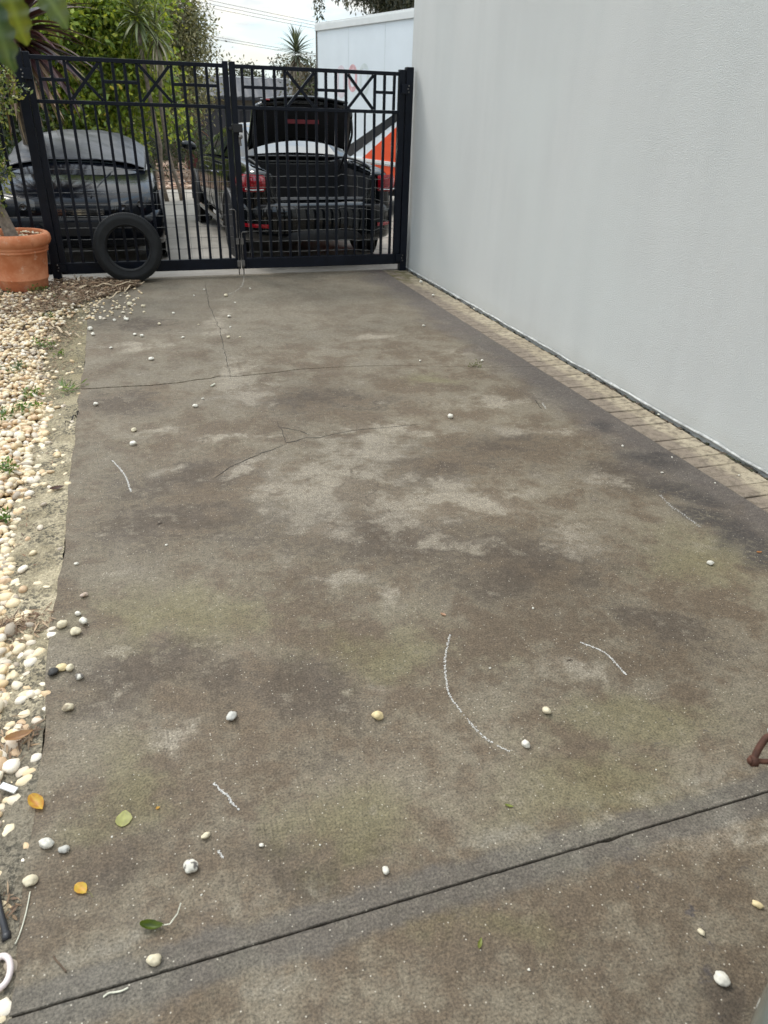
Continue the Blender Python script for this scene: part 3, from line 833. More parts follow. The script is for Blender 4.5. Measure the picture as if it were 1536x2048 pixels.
drive_pebs = [
 (464, 1438, 24, GRY, 'pale grey pebble alone on the concrete above the short white scrape', None),
 (755, 1436, 22, YEL, 'faceted cream pebble alone in the middle of the concrete', None),
 (1092, 1426, 18, CRM, 'cream pointed pebble below the short curved white scrape', None),
 (1051, 1492, 17, WHT, 'round whitish pebble at the lower end of the long curved scrape', None),
 (771, 1743, 17, WHT, 'smooth oval white pebble just above the saw-cut joint', None),
 (382, 1738, 27, WHT, 'white pebble spotted with dark pits, near the tiny white scrape', (.10, .09, .08)),
 (411, 1675, 18, CRM, 'small square cream pebble up from the dark-spotted pebble', None),
 (309, 1924, 26, CRM, 'round cream pebble between the curled green leaf and the joint', None),
 (94, 1691, 27, WHT, 'chalky white pebble, larger of the two below the yellow leaf', (.5, .48, .42)),
 (128, 1703, 20, GRY, 'smaller rough grey pebble next to the chalky white one', (.36, .35, .32)),
 (62, 1766, 25, CRM, 'heart-shaped cream pebble on the drive edge above the black hose', None),
 (137, 1420, 20, CRM, 'pitted tan pebble alone on the concrete near the left edge', (.30, .24, .16)),
 (159, 1357, 15, WHT, 'white pebble with a dark pit, below the yellow pair', (.16, .14, .12)),
 (124, 1339, 21, YEL, 'yellow ochre pebble touching a cream one near the left edge', None),
 (141, 1340, 17, CRM, 'cream pebble touching the yellow ochre one', None),
 (152, 1268, 20, CRM, 'long cream pebble, nearest of the group of four by the edge', None),
 (125, 1254, 19, CRM, 'blocky cream pebble of the group of four, closest to the bed', None),
 (168, 1248, 18, WHT, 'flat white pebble of the group of four, farthest from the bed', None),
 (157, 1230, 12, WHT, 'tiny white pebble at the top of the group of four', None),
 (169, 1193, 15, PNK, 'brownish speckled pebble above the group of four', (.32, .24, .17)),
 (107, 1349, 19, (.035, .033, .031), 'black lump beside the yellow ochre pebble at the drive edge', None),
 (1420, 1129, 12, WHT, 'small white pebble in the open by the dark stain at right', None),
 (1402, 1866, 15, CRM, 'small oval cream pebble on the near slab, left of the yellowish one', None),
 (1514, 1812, 20, YEL, 'yellowish oval pebble on the near slab below the rusty shackle', None),
 (1442, 1963, 32, WHT, 'long pointed white pebble on the near slab by the car', None),
 (267, 890, 13, WHT, 'white pebble, lower of two above the left scrape', None),
 (268, 862, 12, CRM, 'cream pebble, upper of two above the left scrape', None),
 (391, 814, 11, WHT, 'white pebble below the bend of the long crack', None),
 (406, 799, 6, WHT, 'tiny white pebble between the long crack and a larger one', None),
 (303, 720, 10, WHT, 'white pebble alone just beyond the left part of the crack', None),
 (192, 811, 9, WHT, 'white pebble alone near the left edge below the crack', None),
 (900, 836, 10, WHT, 'white pebble in the pale streak right of centre', None),
 (840, 723, 6, WHT, 'tiny white pebble just beyond the faint end of the crack', None),
 (964, 723, 6, WHT, 'tiny white pebble beside the weed in the crack', None),
 (847, 653, 6, WHT, 'tiny white pebble on the far slab right of centre', None),
 (523, 1692, 10, WHT, 'tiny white chip alone on the concrete above the joint', None),
 (153, 1129, 8, WHT, 'tiny white pebble by itself near the worn edge strip', None),
 (452, 593, 9, CRM, 'cream pebble at the end of the arc scraped by the drop bolt', None),
 (260, 612, 11, CRM, 'cream pebble in front of the loose tyre', None),
 (234, 618, 10, CRM, 'cream pebble at the edge of the dry leaf litter', None),
]
for (x, y, w, c, lab, c2) in drive_pebs:
    p = G(x, y)
    o = pebble('pebble', p, px_size(p, w) * 1.08, int(x * 7 + y), c, cols2=c2)
    tag(o, lab, 'pebble', 'pebbles scattered on the drive')
for (x, y, w) in ((458, 635, 7), (457, 676, 7), (366, 676, 7), (270, 671, 8), (284, 674, 7), (222, 697, 7), (253, 641, 9), (229, 642, 7), (287, 614, 8), (288, 625, 6), (347, 628, 6), (319, 650, 6), (181, 661, 9), (186, 671, 8), (461, 655, 4), (480, 675, 4), (397, 650, 4), (408, 580, 4), (470, 606, 4), (500, 578, 4), (388, 592, 4)):
    p = G(x, y)
    o = pebble('pebble', p, px_size(p, w) * 1.1, int(x * 5 + y), rng.choice([CRM, WHT, WHT]))
    tag(o, 'tiny whitish pebble strewn on the far slab before the gates', 'pebble', 'pebbles strewn before the gates')
for (x, y, w) in ((333, 1091, 6), (1066, 1217, 6), (403, 1790, 5), (224, 1674, 5), (1324, 946, 6), (1344, 915, 5), (1245, 893, 5), (1058, 1940, 6), (980, 1337, 5), (1430, 967, 4), (640, 1690, 4), (1312, 1540, 4)):
    p = G(x, y); o = pebble('pebble', p, px_size(p, w), int(x * 3 + y), WHT)
    tag(o, 'tiny white stone chip pressed on the open concrete', 'pebble', 'stone chips on the concrete')
for (x, y, w) in ((842, 566, 7), (866, 592, 6), (915, 597, 5), (948, 619, 5), (1317, 830, 6), (1478, 951, 5)):
    p = G(x, y); o = pebble('pebble', p, px_size(p, w), int(x * 3 + y), WHT)
    tag(o, 'tiny white stone chip on the tan pavers by the wall', 'pebble', 'stone chips on the pavers')

# the pebble bed
rp = random.Random(21)
def bed_edge(y):
    base = np.interp(y, [0, 1.0, 1.5, 1.9, 2.2, 2.5, 3.0, 3.4, 4.0, 4.4, 4.8, 5.3, 6.0, 6.4, 7.4], [-.42, -.418, -.43, -.45, -.50, -.575, -.585, -.52, -.55, -.54, -.60, -.66, -.60, -.45, -.30])
    return float(base) + .035 * fbm(y * 3.1, 2)
spots = []
def try_spot(x, y, s, z): spots.append((x, y, s, z))
N = 0
for layer, (n_, zb) in enumerate(((10500, -.038), (7600, -.022), (4200, -.009))):
    for i in range(n_):
        y = rp.uniform(.55, 7.45)
        xe = bed_edge(y)
        xl = -.78 - .16 * y if y < 6 else -1.75
        x = rp.uniform(xl, xe)
        if layer and x > xe - .05 * layer - .02: continue
        if (x + .962) ** 2 + (y - 7.262) ** 2 < .20 ** 2: continue
        s = rp.uniform(.017, .037) * (1.06 if rp.random() < .8 else 1.3)
        if y > 6.1 and rp.random() < .55 * min(1, (x + 1.15) * 2.0 if x > -1.15 else 0): continue
        try_spot(x, y, s, zb + rp.uniform(0, .012) + (.018 if y > 6 else 0) + .012 * fbm(x * 3, y * 3))
for i in range(9500):                                        # the bed goes on out of view
    y = rp.uniform(-.6, 7.45); x0 = -.78 - .16 * y if y < 6 else -1.75
    x = rp.uniform(-2.3 + .12 * fbm(y * 2, 4), x0 + .04)
    try_spot(x, y, rp.uniform(.019, .038), -.036 + rp.uniform(0, .022))
for i in range(330):                                         # stragglers on the worn strip
    y = rp.uniform(.8, 7.0); x = rp.uniform(bed_edge(y), -.40)
    if rp.random() < .35: try_spot(x, y, rp.uniform(.016, .036), -.018)
for i in range(260):                                         # stones spilt over the slab under the litter
    y = rp.uniform(6.05, 7.4); x = rp.uniform(-.45, -.05 + .15 * (y - 6.4))
    if rp.random() < .75 - (x + .45) * .9: try_spot(x, y, rp.uniform(.016, .032), -.002)
base = []
for k in range(14):
    ax = (rp.uniform(.9, 1.25), rp.uniform(.68, .92), rp.uniform(.48, .7))
    base.append(pebble_shape(k * 17 + 3, ICO2, ax) / max(ax))
base_lo = []
for k in range(14):
    ax = (rp.uniform(.9, 1.25), rp.uniform(.68, .92), rp.uniform(.5, .7))
    base_lo.append(pebble_shape(k * 13 + 5, ICO1, ax) / max(ax))
def in_view(x, y):
    d = Vector((x, y, -CAMH)); c = [sum(RR[i][j] * d[j] for j in range(3)) for i in range(3)]
    return c[2] > 0 and 768 + FPX * c[0] / c[2] > -4 and 1024 - FPX * c[1] / c[2] < 2060
spots.sort(key=lambda s: s[1] - 0.4 * s[3] * 20)
indiv, rest = [], []
for s in spots:
    (indiv if len(indiv) < 300 and in_view(s[0], s[1]) and s[3] > -.045 and s[1] > .8 else rest).append(s)
protos = []
for k in range(28):
    v = base[k % 14]
    q = MB(); q.v = [tuple(p) for p in v]; q.f = ICO2F; q.m = [0] * len(ICO2F)
    c = np.ones((len(v), 4)); cc = np.array(PCOL[(k * 5) % 14]) * rp.uniform(.9, 1.06)
    for i, p in enumerate(v): c[i, :3] = cc * (1 + .16 * mnoise.noise(Vector((p[0] * 2.2 + k, p[1] * 2.2, p[2] * 2.2))))
    me = bpy.data.meshes.new('pebble'); me.from_pydata(q.v, [], q.f); me.materials.append(M['pebble'])
    me.polygons.foreach_set('use_smooth', [True] * len(q.f))
    at = me.color_attributes.new('Col', 'FLOAT_COLOR', 'POINT'); at.data.foreach_set('color', c.astype(np.float32).ravel())
    protos.append(me)
for (x, y, s, z) in indiv:
    o = bpy.data.objects.new('pebble', protos[rp.randrange(28)]); C.objects.link(o)
    o.location = (x, y, z + s * .30); o.scale = (s * .58,) * 3
    o.rotation_euler = (rp.uniform(-.35, .35), rp.uniform(-.35, .35), rp.uniform(0, 6.28))
    tag(o, 'rounded cream pebble in the bed beside the near part of the drive', 'pebble', 'pebbles in the near end of the bed')
nv = len(base[0]); NV, NF, NC = [], [], []; off = 0
for (x, y, s, z) in rest:
    k = rp.randrange(14)
    far = y > 4.2 or x < -.85 - .16 * y
    v = base_lo[k] if far else base[k]; F = ICO1F if far else ICO2F
    a = rp.uniform(0, 6.28); tx, ty_ = rp.uniform(-.35, .35), rp.uniform(-.35, .35)
    Rm = np.array((Matrix.Rotation(a, 3, 'Z') @ Matrix.Rotation(tx, 3, 'X') @ Matrix.Rotation(ty_, 3, 'Y')))
    vv = (v * s * .58) @ Rm.T + np.array((x, y, z + s * .30))
    NV.append(vv); NF.append(np.array(F) + off); off += len(v)
    cc = np.array((*PCOL[rp.randrange(14)], 1)) * rp.uniform(.86, 1.06); NC.append(np.tile(cc, (len(v), 1)))
q = MB(); q.v = np.concatenate(NV).tolist(); q.f = np.concatenate(NF).tolist(); q.m = [0]
o = q.build('pebble_bed', M['pebble'], smooth=True, col=np.concatenate(NC))
tag(o, 'bed of cream and tan river pebbles along the left of the drive', 'pebbles', kind='stuff')
# pebbles on the soil of the pot
q = MB(); cols = []
for i in range(210):
    a, r_ = rp.uniform(0, 6.28), .225 * math.sqrt(rp.random()); s = rp.uniform(.014, .026)
    v = base_lo[rp.randrange(14)] * s * .55 + np.array((r_ * math.cos(a), r_ * math.sin(a), .438 + rp.random() * .012 + (.02 if r_ > .19 else 0)))
    q.add(v.tolist(), ICO1F); cols += [(*PCOL[rp.randrange(14)], 1)] * len(v)
o = q.build('pot_pebbles', M['pebble'], pt, smooth=True, col=cols); o['kind'] = 'stuff'

# ------------------------------------------------------------------ foliage helpers
def leaf_cloud(n, centers, size, cols, seed=1, aspect=.5, updir=.3, flat=1.0, shell=.55):
    """leaf-sized folded faces in clumps; centers = [(x,y,z,r), ...]"""
    r = np.random.default_rng(seed)
    cen = np.array(centers, float)
    w = cen[:, 3] ** 2; idx = r.choice(len(cen), n, p=w / w.sum())
    d = r.normal(size=(n, 3)); d /= np.linalg.norm(d, axis=1)[:, None]
    rad = cen[idx, 3] * (shell + (1 - shell) * r.random(n) ** .6) * (1 + .25 * r.normal(size=n))
    P = cen[idx, :3] + d * rad[:, None] * np.array((1, 1, flat))
    ax = d * .7 + r.normal(size=(n, 3)) * .75 + np.array((0, 0, -updir)); ax /= np.linalg.norm(ax, axis=1)[:, None]
    nn = r.normal(size=(n, 3)) + np.array((0, 0, .9)); sd_ = np.cross(ax, nn); sd_ /= np.linalg.norm(sd_, axis=1)[:, None]
    up = np.cross(sd_, ax)
    L = size * (.6 + .8 * r.random(n))[:, None]
    wv_ = L * aspect * .5
    a = P; b = P + ax * L * .5 + sd_ * wv_ - up * L * .06; c = P + ax * L - up * L * .12; e = P + ax * L * .5 - sd_ * wv_ - up * L * .06
    V = np.stack([a, b, c, e], 1).reshape(-1, 3)
    base_i = np.arange(n)[:, None] * 4
    F = np.concatenate([base_i + np.array((0, 1, 2)), base_i + np.array((0, 2, 3))], 1).reshape(-1, 3)
    cl = np.array(cols, float)
    cw = r.choice(len(cl), n); cc = cl[cw] * (.75 + .5 * r.random(n))[:, None]
    cw2 = np.concatenate([cc, np.ones((n, 1))], 1)
    return V, F, np.repeat(cw2, 4, axis=0)
def add_cloud(name, parent, *a, mat='leaf', **k):
    V, F, Cc = leaf_cloud(*a, **k)
    q = MB(); q.v = V.tolist(); q.f = F.tolist(); q.m = [0]
    return q.build(name, M[mat], parent, col=Cc)
def limb(q, a, b, r0, r1, wob=.12, n=6, seed=0):
    a, b = Vector(a), Vector(b); pts = []
    for i in range(n + 1):
        t_ = i / n; p = a.lerp(b, t_)
        s = (b - a).length * wob * math.sin(t_ * math.pi)
        pts.append(p + Vector((fbm(t_ * 2, seed + .3), fbm(t_ * 2, seed + 5.1), fbm(t_ * 2, seed + 9.7) * .5)) * s)
    q.tube(pts, [r0 + (r1 - r0) * i / n for i in range(n + 1)], 8)
    return pts
def tree(name, base, th, r0, clumps, nleaf, lsize, cols, label, cat='tree', bark='bark', seed=1, aspect=.5, group=None, updir=.3, nb=9, trunk_top=None):
    root = empty(name, base)
    bx, by, bz = base
    q = MB(); top = trunk_top or (.05, .05, th)
    limb(q, (0, 0, -.1), top, r0, r0 * .6, .1, 7, seed); q.build('trunk', M[bark], root, smooth=True)
    rg = random.Random(seed)
    loc = [(c[0] - bx, c[1] - by, c[2] - bz, c[3]) for c in clumps]
    for c in sorted(loc, key=lambda c: -c[3])[:nb]:
        q = MB(); st = Vector(top) * rg.uniform(.72, 1.0)
        limb(q, st, (c[0], c[1], c[2]), r0 * .42, r0 * .08, .18, 6, seed + rg.random() * 9); q.build('limb', M[bark], root, smooth=True)
    add_cloud('crown', root, nleaf, loc, lsize, cols, seed=seed, aspect=aspect, updir=updir)
    tag(root, label, cat, group)
    return root
def clump_field(pts, r, n, jit, seed):
    rg = random.Random(seed); out = []
    for i in range(n):
        p = rg.choice(pts)
        out.append((p[0] + rg.gauss(0, jit[0]), p[1] + rg.gauss(0, jit[1]), p[2] + rg.gauss(0, jit[2]), r * rg.uniform(.6, 1.35)))
    return out
def strap(L, w, droop, curl=0.0, n=9, fold=.35, tipw=.08):
    q = MB(); rings = []
    for i in range(n + 1):
        t_ = i / n; s = L * t_
        x = s * (1 - .22 * droop * t_ * t_); z = -droop * L * .62 * t_ ** 2.1
        ww = w * (.45 + .9 * math.sin(min(1, t_ * 1.25 + .12) * math.pi * .62)) * (1 - t_ ** 2.2) + w * tipw * (1 - t_)
        rings.append([(x, -ww, z + fold * ww), (x, 0, z), (x, ww, z + fold * ww)])
    q.loft(rings); return q
def rosette(root, center, n, L, w, elev, droop, colset, seed, name='leaf', matname='strap', nm=6):
    rg = random.Random(seed); meshes = []
    for k in range(nm):
        q = strap(L * rg.uniform(.8, 1.12), w * rg.uniform(.8, 1.2), rg.uniform(*droop))
        me = bpy.data.meshes.new(name); me.from_pydata(q.v, [], q.f); me.materials.append(M[matname])
        c = np.array(colset[k % len(colset)]); at = me.color_attributes.new('Col', 'FLOAT_COLOR', 'POINT')
        cc = np.ones((len(q.v), 4)); 
        for i in range(len(q.v)): cc[i, :3] = c * (.8 + .4 * (i // 3) / 9)
        at.data.foreach_set('color', cc.astype(np.float32).ravel()); meshes.append(me)
    for i in range(n):
        o = bpy.data.objects.new(name, meshes[rg.randrange(nm)]); C.objects.link(o); o.parent = root
        az = i * 2.39996 + rg.uniform(-.2, .2); el = elev[0] + (elev[1] - elev[0]) * ((i + .5) / n) + rg.uniform(-.12, .12)
        d = Vector((math.cos(az) * math.cos(el), math.sin(az) * math.cos(el), math.sin(el)))
        o.location = Vector(center) + d * rg.uniform(.0, .05) + Vector((0, 0, -.10 + .2 * (i / n)))
        o.rotation_euler = (rg.uniform(-.25, .25), -el, az)

# potted tree ---------------------------------------------------------
tr = empty('potted_tree', (-.985, 7.26, .42))
q = MB(); q.tube([(0.02, 0, -.05), (0, 0, .05), (-.04, -.01, .22), (-.12, -.02, .45), (-.20, -.02, .75), (-.22, 0, 1.05)], [.062, .055, .046, .042, .036, .026], 12); q.build('trunk', M['bark_grey'], tr, smooth=True)
q = MB(); rb = random.Random(4)
for tgt in ((.26, -.06, 1.18), (.20, .02, 1.05), (.12, -.06, 1.25), (-.05, -.1, 1.3), (-.3, .0, 1.2), (.0, -.1, .72), (.05, -.12, .45), (-.02, -.1, .2)):
    limb(q, (-.18, -.01, .85), tgt, .014, .004, .2, 6, rb.random() * 9)
q.build('branches', M['bark_grey'], tr, smooth=True)
cl = [(.26, -.06, 1.17, .07), (.31, -.05, 1.12, .05), (.19, -.05, 1.24, .08), (.12, -.06, 1.24, .09), (.2, -.02, 1.1, .09), (.10, -.04, 1.12, .10), (.02, -.05, 1.2, .12), (.1, -.06, 1.0, .09), (.02, -.07, .95, .11), (-.08, -.08, 1.1, .13), (-.02, -.1, .78, .10), (.04, -.1, .68, .07), (.07, -.11, .55, .05), (0, -.11, .46, .07), (-.03, -.1, .3, .06), (-.1, -.08, .6, .12), (-.3, 0, 1.15, .22), (-.35, 0, .8, .2)]
add_cloud('crown', tr, 2600, cl, .034, [(.16, .20, .045), (.24, .27, .06), (.09, .13, .03), (.34, .33, .09), (.07, .10, .025)], seed=9, aspect=.55, updir=0)
tag(tr, 'small-leaved tree leaning out of the terracotta pot', 'tree')
#PART3
# ------------------------------------------------------------------ cars
def body_ring(y, w, zb, zt, zf=None, crown=.03):
    half = [(0, zb), (.72 * w, zb), (.955 * w, zb + .08), (w, zb + .26), (.992 * w, zt - .16), (.955 * w, zt - .045), (.89 * w, zt)]
    if zf is None:
        half += [(.74 * w, zt + crown * .45), (.60 * w, zt + crown * .65), (.46 * w, zt + crown * .8), (.25 * w, zt + crown * .95), (0, zt + crown)]
    else:
        half += [(.74 * w, zt + .006), (.70 * w, zt - .02), (.675 * w, zf + .05), (.60 * w, zf), (0, zf)]
    r = [(x, y, z) for x, z in half] + [(-x, y, z) for x, z in reversed(half[1:-1])]
    return r
def car_body(st, root, mats, well=False):
    q = MB(); rings = [body_ring(*s) for s in st]
    n = len(rings[0]); o = 0
    for r_ in rings: q.v += r_
    for i in range(len(rings) - 1):
        for k in range(n):
            k2 = (k + 1) % n
            q.f.append((i * n + k, (i + 1) * n + k, (i + 1) * n + k2, i * n + k2))
            inner = well and st[i][4] is not None and (8 <= k <= 13)
            q.m.append(1 if inner else 0)
    # end caps as strips between mirrored points so that the wells stay open
    for i, rev in ((0, False), (len(rings) - 1, True)):
        b = i * n; h = n // 2
        mr = lambda k: (n - k) % n
        if well and st[i][4] is not None:
            F = [(0, 1, mr(1))] + [(k, k + 1, mr(k + 1), mr(k)) for k in (1, 2)] + [(3, 10, 11, mr(10), mr(3))]
            F += [(3, 4, 9, 10), (4, 5, 8, 9), (5, 6, 7, 8), (mr(10), mr(9), mr(4), mr(3)), (mr(9), mr(8), mr(5), mr(4)), (mr(8), mr(7), mr(6), mr(5))]
        else:
            F = [tuple(dict.fromkeys((k, k + 1, mr(k + 1), mr(k)))) for k in range(h)]
        for f in F:
            f = [b + j for j in f]
            q.f.append(tuple(f if not rev else f[::-1])); q.m.append(0)
    return q.build('body', mats, root, smooth=True, subsurf=2)
def cab_ring(y, wb, zb, wr, zr, dome=0):
    if dome:
        h = [(wb * math.cos(math.radians(a)) ** .85, zb + (zr - zb) * math.sin(math.radians(a)) ** .95) for a in (0, 27, 46, 62, 77)] + [(0, zr)]
        return [(x, y, z) for x, z in h] + [(-x, y, z) for x, z in reversed(h[:-1])]
    h = [(wb, zb), (wb * .45 + wr * .55, zb + (zr - zb) * .62), (wr, zr - .035), (.82 * wr, zr), (.42 * wr, zr + .016), (0, zr + .022)]
    return [(x, y, z) for x, z in h] + [(-x, y, z) for x, z in reversed(h[:-1])]
def interp_st(st, y):
    for a, b in zip(st, st[1:]):
        if a[0] <= y <= b[0]:
            t_ = (y - a[0]) / (b[0] - a[0]); t_ = t_
            return tuple(p + (r_ - p) * t_ for p, r_ in zip(a, b))
    return st[-1] if y > st[-1][0] else st[0]
def cab_patch(st, y0, y1, j0, j1, off, n=6, trim=0.0):
    rings = []
    for i in range(n + 1):
        y = y0 + (y1 - y0) * i / n
        R0 = [Vector(p) for p in cab_ring(*interp_st(st, y))]
        Rn = [Vector(p) for p in cab_ring(*interp_st(st, min(y + .05, st[-1][0])))]
        Rp = [Vector(p) for p in cab_ring(*interp_st(st, max(y - .05, st[0][0])))]
        row = []
        for j in range(j0, j1 + 1):
            tu = R0[min(j + 1, 10)] - R0[max(j - 1, 0)]; tv = Rn[j] - Rp[j]
            nn = tv.cross(tu)
            if nn.length < 1e-6: nn = Vector((0, 0, 1))
            nn.normalize()
            c = Vector((0, y, .9))
            if nn.dot(R0[j] - c) < 0: nn = -nn
            p = R0[j]
            row.append(p + nn * off)
        if trim:
            a, b = row[0].copy(), row[-1].copy(); m_ = len(row)
            row[0] = row[0].lerp(row[1], trim); row[-1] = row[-1].lerp(row[-2], trim)
        rings.append(row)
    q = MB(); q.loft(rings); return q
def wheel(root, x, y, R, w, rim='alloy'):
    h = empty('wheel', (x, y, R)); h.parent = root
    q = MB(); r = R * .64; hw = w / 2
    q.lathe([(r, -hw * .8), ((r + R) / 2, -hw), (R - .03, -hw * .95), (R - .008, -hw * .7), (R, -hw * .3), (R, hw * .3), (R - .008, hw * .7), (R - .03, hw * .95), ((r + R) / 2, hw), (r, hw * .8)], 40, 'x')
    q.build('tyre', M['rubber'], h, smooth=True)
    q = MB(); s = 1 if x > 0 else -1
    q.lathe([(r, hw * .8 * s), (r - .012, hw * .7 * s), (r - .02, -hw * .5 * s), (.0001, -hw * .5 * s)], 32, 'x')
    for k in range(5):
        a = 2 * math.pi * k / 5
        Mx = Matrix.Rotation(a, 4, 'X')
        q.box((hw * .55 * s - .012, -.035, .03), (hw * .55 * s + .012, .035, r), M=Mx)
    q.lathe([(.06, hw * .62 * s), (.055, hw * .75 * s), (.0001, hw * .75 * s)], 20, 'x')
    q.build('rim', M[rim], h, smooth=False)
    return h

# black saloon with its boot open, tail to the gate
bz = empty('saloon_car', (1.905, 8.83, 0), math.radians(2.2))
ST = [(-.90, .70, .31, .90, .655), (-.865, .755, .275, .925, .655), (-.80, .79, .26, .945, .64), (-.72, .81, .25, .955, .50), (-.35, .825, .23, .975, .47), (.0, .83, .23, .99, .47), (.12, .83, .22, .99, .47), (.15, .83, .22, .99, None), (.3, .83, .22, .985, None),
      (.9, .83, .20, .96, None), (1.8, .83, .20, .935, None), (2.2, .83, .21, .91, None), (2.7, .83, .22, .86, None), (3.1, .80, .23, .79, None), (3.4, .70, .27, .70, None), (3.5, .55, .33, .60, None)]
car_body(ST, bz, [M['carblack'], M['liner']], True)
CB = [(.17, .70, .985, .62, 1.01), (.42, .73, .985, .58, 1.115), (.72, .745, .98, .555, 1.215), (1.0, .75, .97, .55, 1.285), (1.4, .75, .955, .55, 1.315), (1.8, .75, .94, .55, 1.29), (2.1, .745, .925, .55, 1.20), (2.55, .73, .90, .60, .99), (2.75, .72, .88, .62, .905)]
q = MB(); q.loft([cab_ring(*s)[::-1] for s in CB]); q.build('cabin', M['carblack'], bz, smooth=True, subsurf=2)
q = cab_patch(CB, .19, .90, 3, 7, .010, trim=.12); q.build('rear_window', M['glass'], bz, smooth=True)
q = cab_patch(CB, 2.12, 2.68, 3, 7, .008, trim=.12); q.build('windscreen', M['glass'], bz, smooth=True)
for j0, j1 in ((0, 1), (9, 10)):
    q = cab_patch(CB, .75, 1.38, j0, j1, .010); q.build('side_window', M['glass'], bz, smooth=True)
    q = cab_patch(CB, 1.45, 2.2, j0, j1, .010); q.build('side_window', M['glass'], bz, smooth=True)
for (x, y) in ((-.735, 0), (.735, 0), (-.735, 2.80), (.735, 2.80)): wheel(bz, x, y, .305, .20)
# wheel arch lips
for s in (-1, 1):
    for y in (0, 2.8):
        q = MB(); P = [(s * .826, y + .375 * math.cos(a), .305 + .375 * math.sin(a)) for a in frange(-.1, math.pi + .1, .2)]
        q.tube(P, .022, 6); q.build('wheel_arch', M['trim'], bz, smooth=True)
        q = MB(); q.lathe([(.0001, s * .8335), (.355, s * .8335)], 40, 'x', (0, y, .305)); q.build('arch_well', M['liner'], bz)
# rear bumper
def bump_ring(u):
    return u
q = MB(); rings = []
for i in range(25):
    u = -1 + 2 * i / 24; a = abs(u)
    x = .845 * math.sin(u * math.pi / 2 * .98) if a < .999 else math.copysign(.845, u)
    yb = -.985 + .42 * a ** 3.2
    prof = [(yb + .10, .255), (yb + .015, .275), (yb - .012, .35), (yb - .020, .45), (yb - .022, .545), (yb - .005, .615), (yb + .06, .648), (yb + .13, .66)]
    rings.append([(x, y, z) for y, z in prof])
q.loft([r_[::-1] for r_ in rings]); q.build('rear_bumper', M['carblack'], bz, smooth=True, subsurf=1)
q = MB(); rings = []
for i in range(17):
    u = -1 + 2 * i / 16; x = .60 * u; yb = -.985 + .42 * abs(u * .72) ** 3.2
    rings.append([(x, yb - .028, .285), (x, yb - .030, .36), (x, yb - .010, .385)])
q.loft(rings); q.build('diffuser', M['trim'], bz, smooth=True)
for s in (-1, 1):
    q = MB(); rings = []
    for i in range(9):
        u = .50 + .42 * i / 8; x = s * .845 * math.sin(u * math.pi / 2 * .98); yb = -.985 + .42 * u ** 3.2
        rings.append([(x, yb - .028, .405), (x, yb - .032, .425), (x, yb - .028, .44)])
    q.loft(rings if s < 0 else [r_[::-1] for r_ in rings]); q.build('reflector', M['redlamp'], bz, smooth=True)
    # tail lamp wrapping round the corner
    q = MB(); rings = []
    for i in range(13):
        t_ = i / 12
        if t_ < .5: x, y = .60 + .19 * (t_ / .5), -.905 + .04 * (t_ / .5) ** 2
        else:
            k = (t_ - .5) / .5; a = k * math.pi / 2 * .92
            x, y = .79 + .052 * math.sin(a), -.865 + .13 * k + .14 * k * k
        top = .905 - .02 * abs(t_ - .45) - (.035 * max(0, t_ - .7) / .3); bot = .735 + (.05 * max(0, t_ - .6) / .4) + .01 * (1 - t_)
        nx, ny = (0, -1) if t_ < .4 else (min(1, (t_ - .4) * 1.6), -max(0.1, 1 - (t_ - .4) * 1.5))
        rings.append([(s * (x + nx * .004), y + ny * .004, bot), (s * (x + nx * .026), y + ny * .026, bot + .03), (s * (x + nx * .032), y + ny * .032, (top + bot) / 2), (s * (x + nx * .022), y + ny * .022, top - .03), (s * x, y, top)])
    q.loft(rings if s > 0 else [r_[::-1] for r_ in rings])
    lamp = q.build('tail_lamp', M['redlamp'], bz, smooth=True, subsurf=1)
    q = MB(); q.tube([(s * .62, -.945, .765), (s * .74, -.93, .762), (s * .80, -.90, .77)], .006, 6); q.build('lamp_strip', M['lampwhite'], lamp)
q = MB(); rings = []
for x in frange(-.57, .57, .06):
    rings.append([(x, -.895, .665), (x, -.875, .682), (x, -.83, .685), (x, -.80, .66)])
q.loft(rings); q.build('boot_sill', M['trim'], bz, smooth=True)
q = MB(); P = []
for a in frange(0, 1, .05): P.append(a)
seal = [(-.575, -.84, .70), (-.60, -.80, .80), (-.60, -.72, .93), (-.60, -.4, .985), (-.60, .02, 1.0), (-.5, .12, 1.008), (0, .14, 1.012), (.5, .12, 1.008), (.60, .02, 1.0), (.60, -.4, .985), (.60, -.72, .93), (.60, -.80, .80), (.575, -.84, .70)]
q.tube(curve(seal, 5), .012, 8); q.build('boot_seal', M['trim'], bz, smooth=True)
q = MB(); q.box((-.22, -.62, .475), (.32, -.28, .60)); q.build('boot_tray', M['trim'], bz, bevel=.03)
q = MB(); q.box((-.50, -.70, .47), (-.28, -.40, .56)); q.build('boot_tray', M['liner'], bz, bevel=.03)
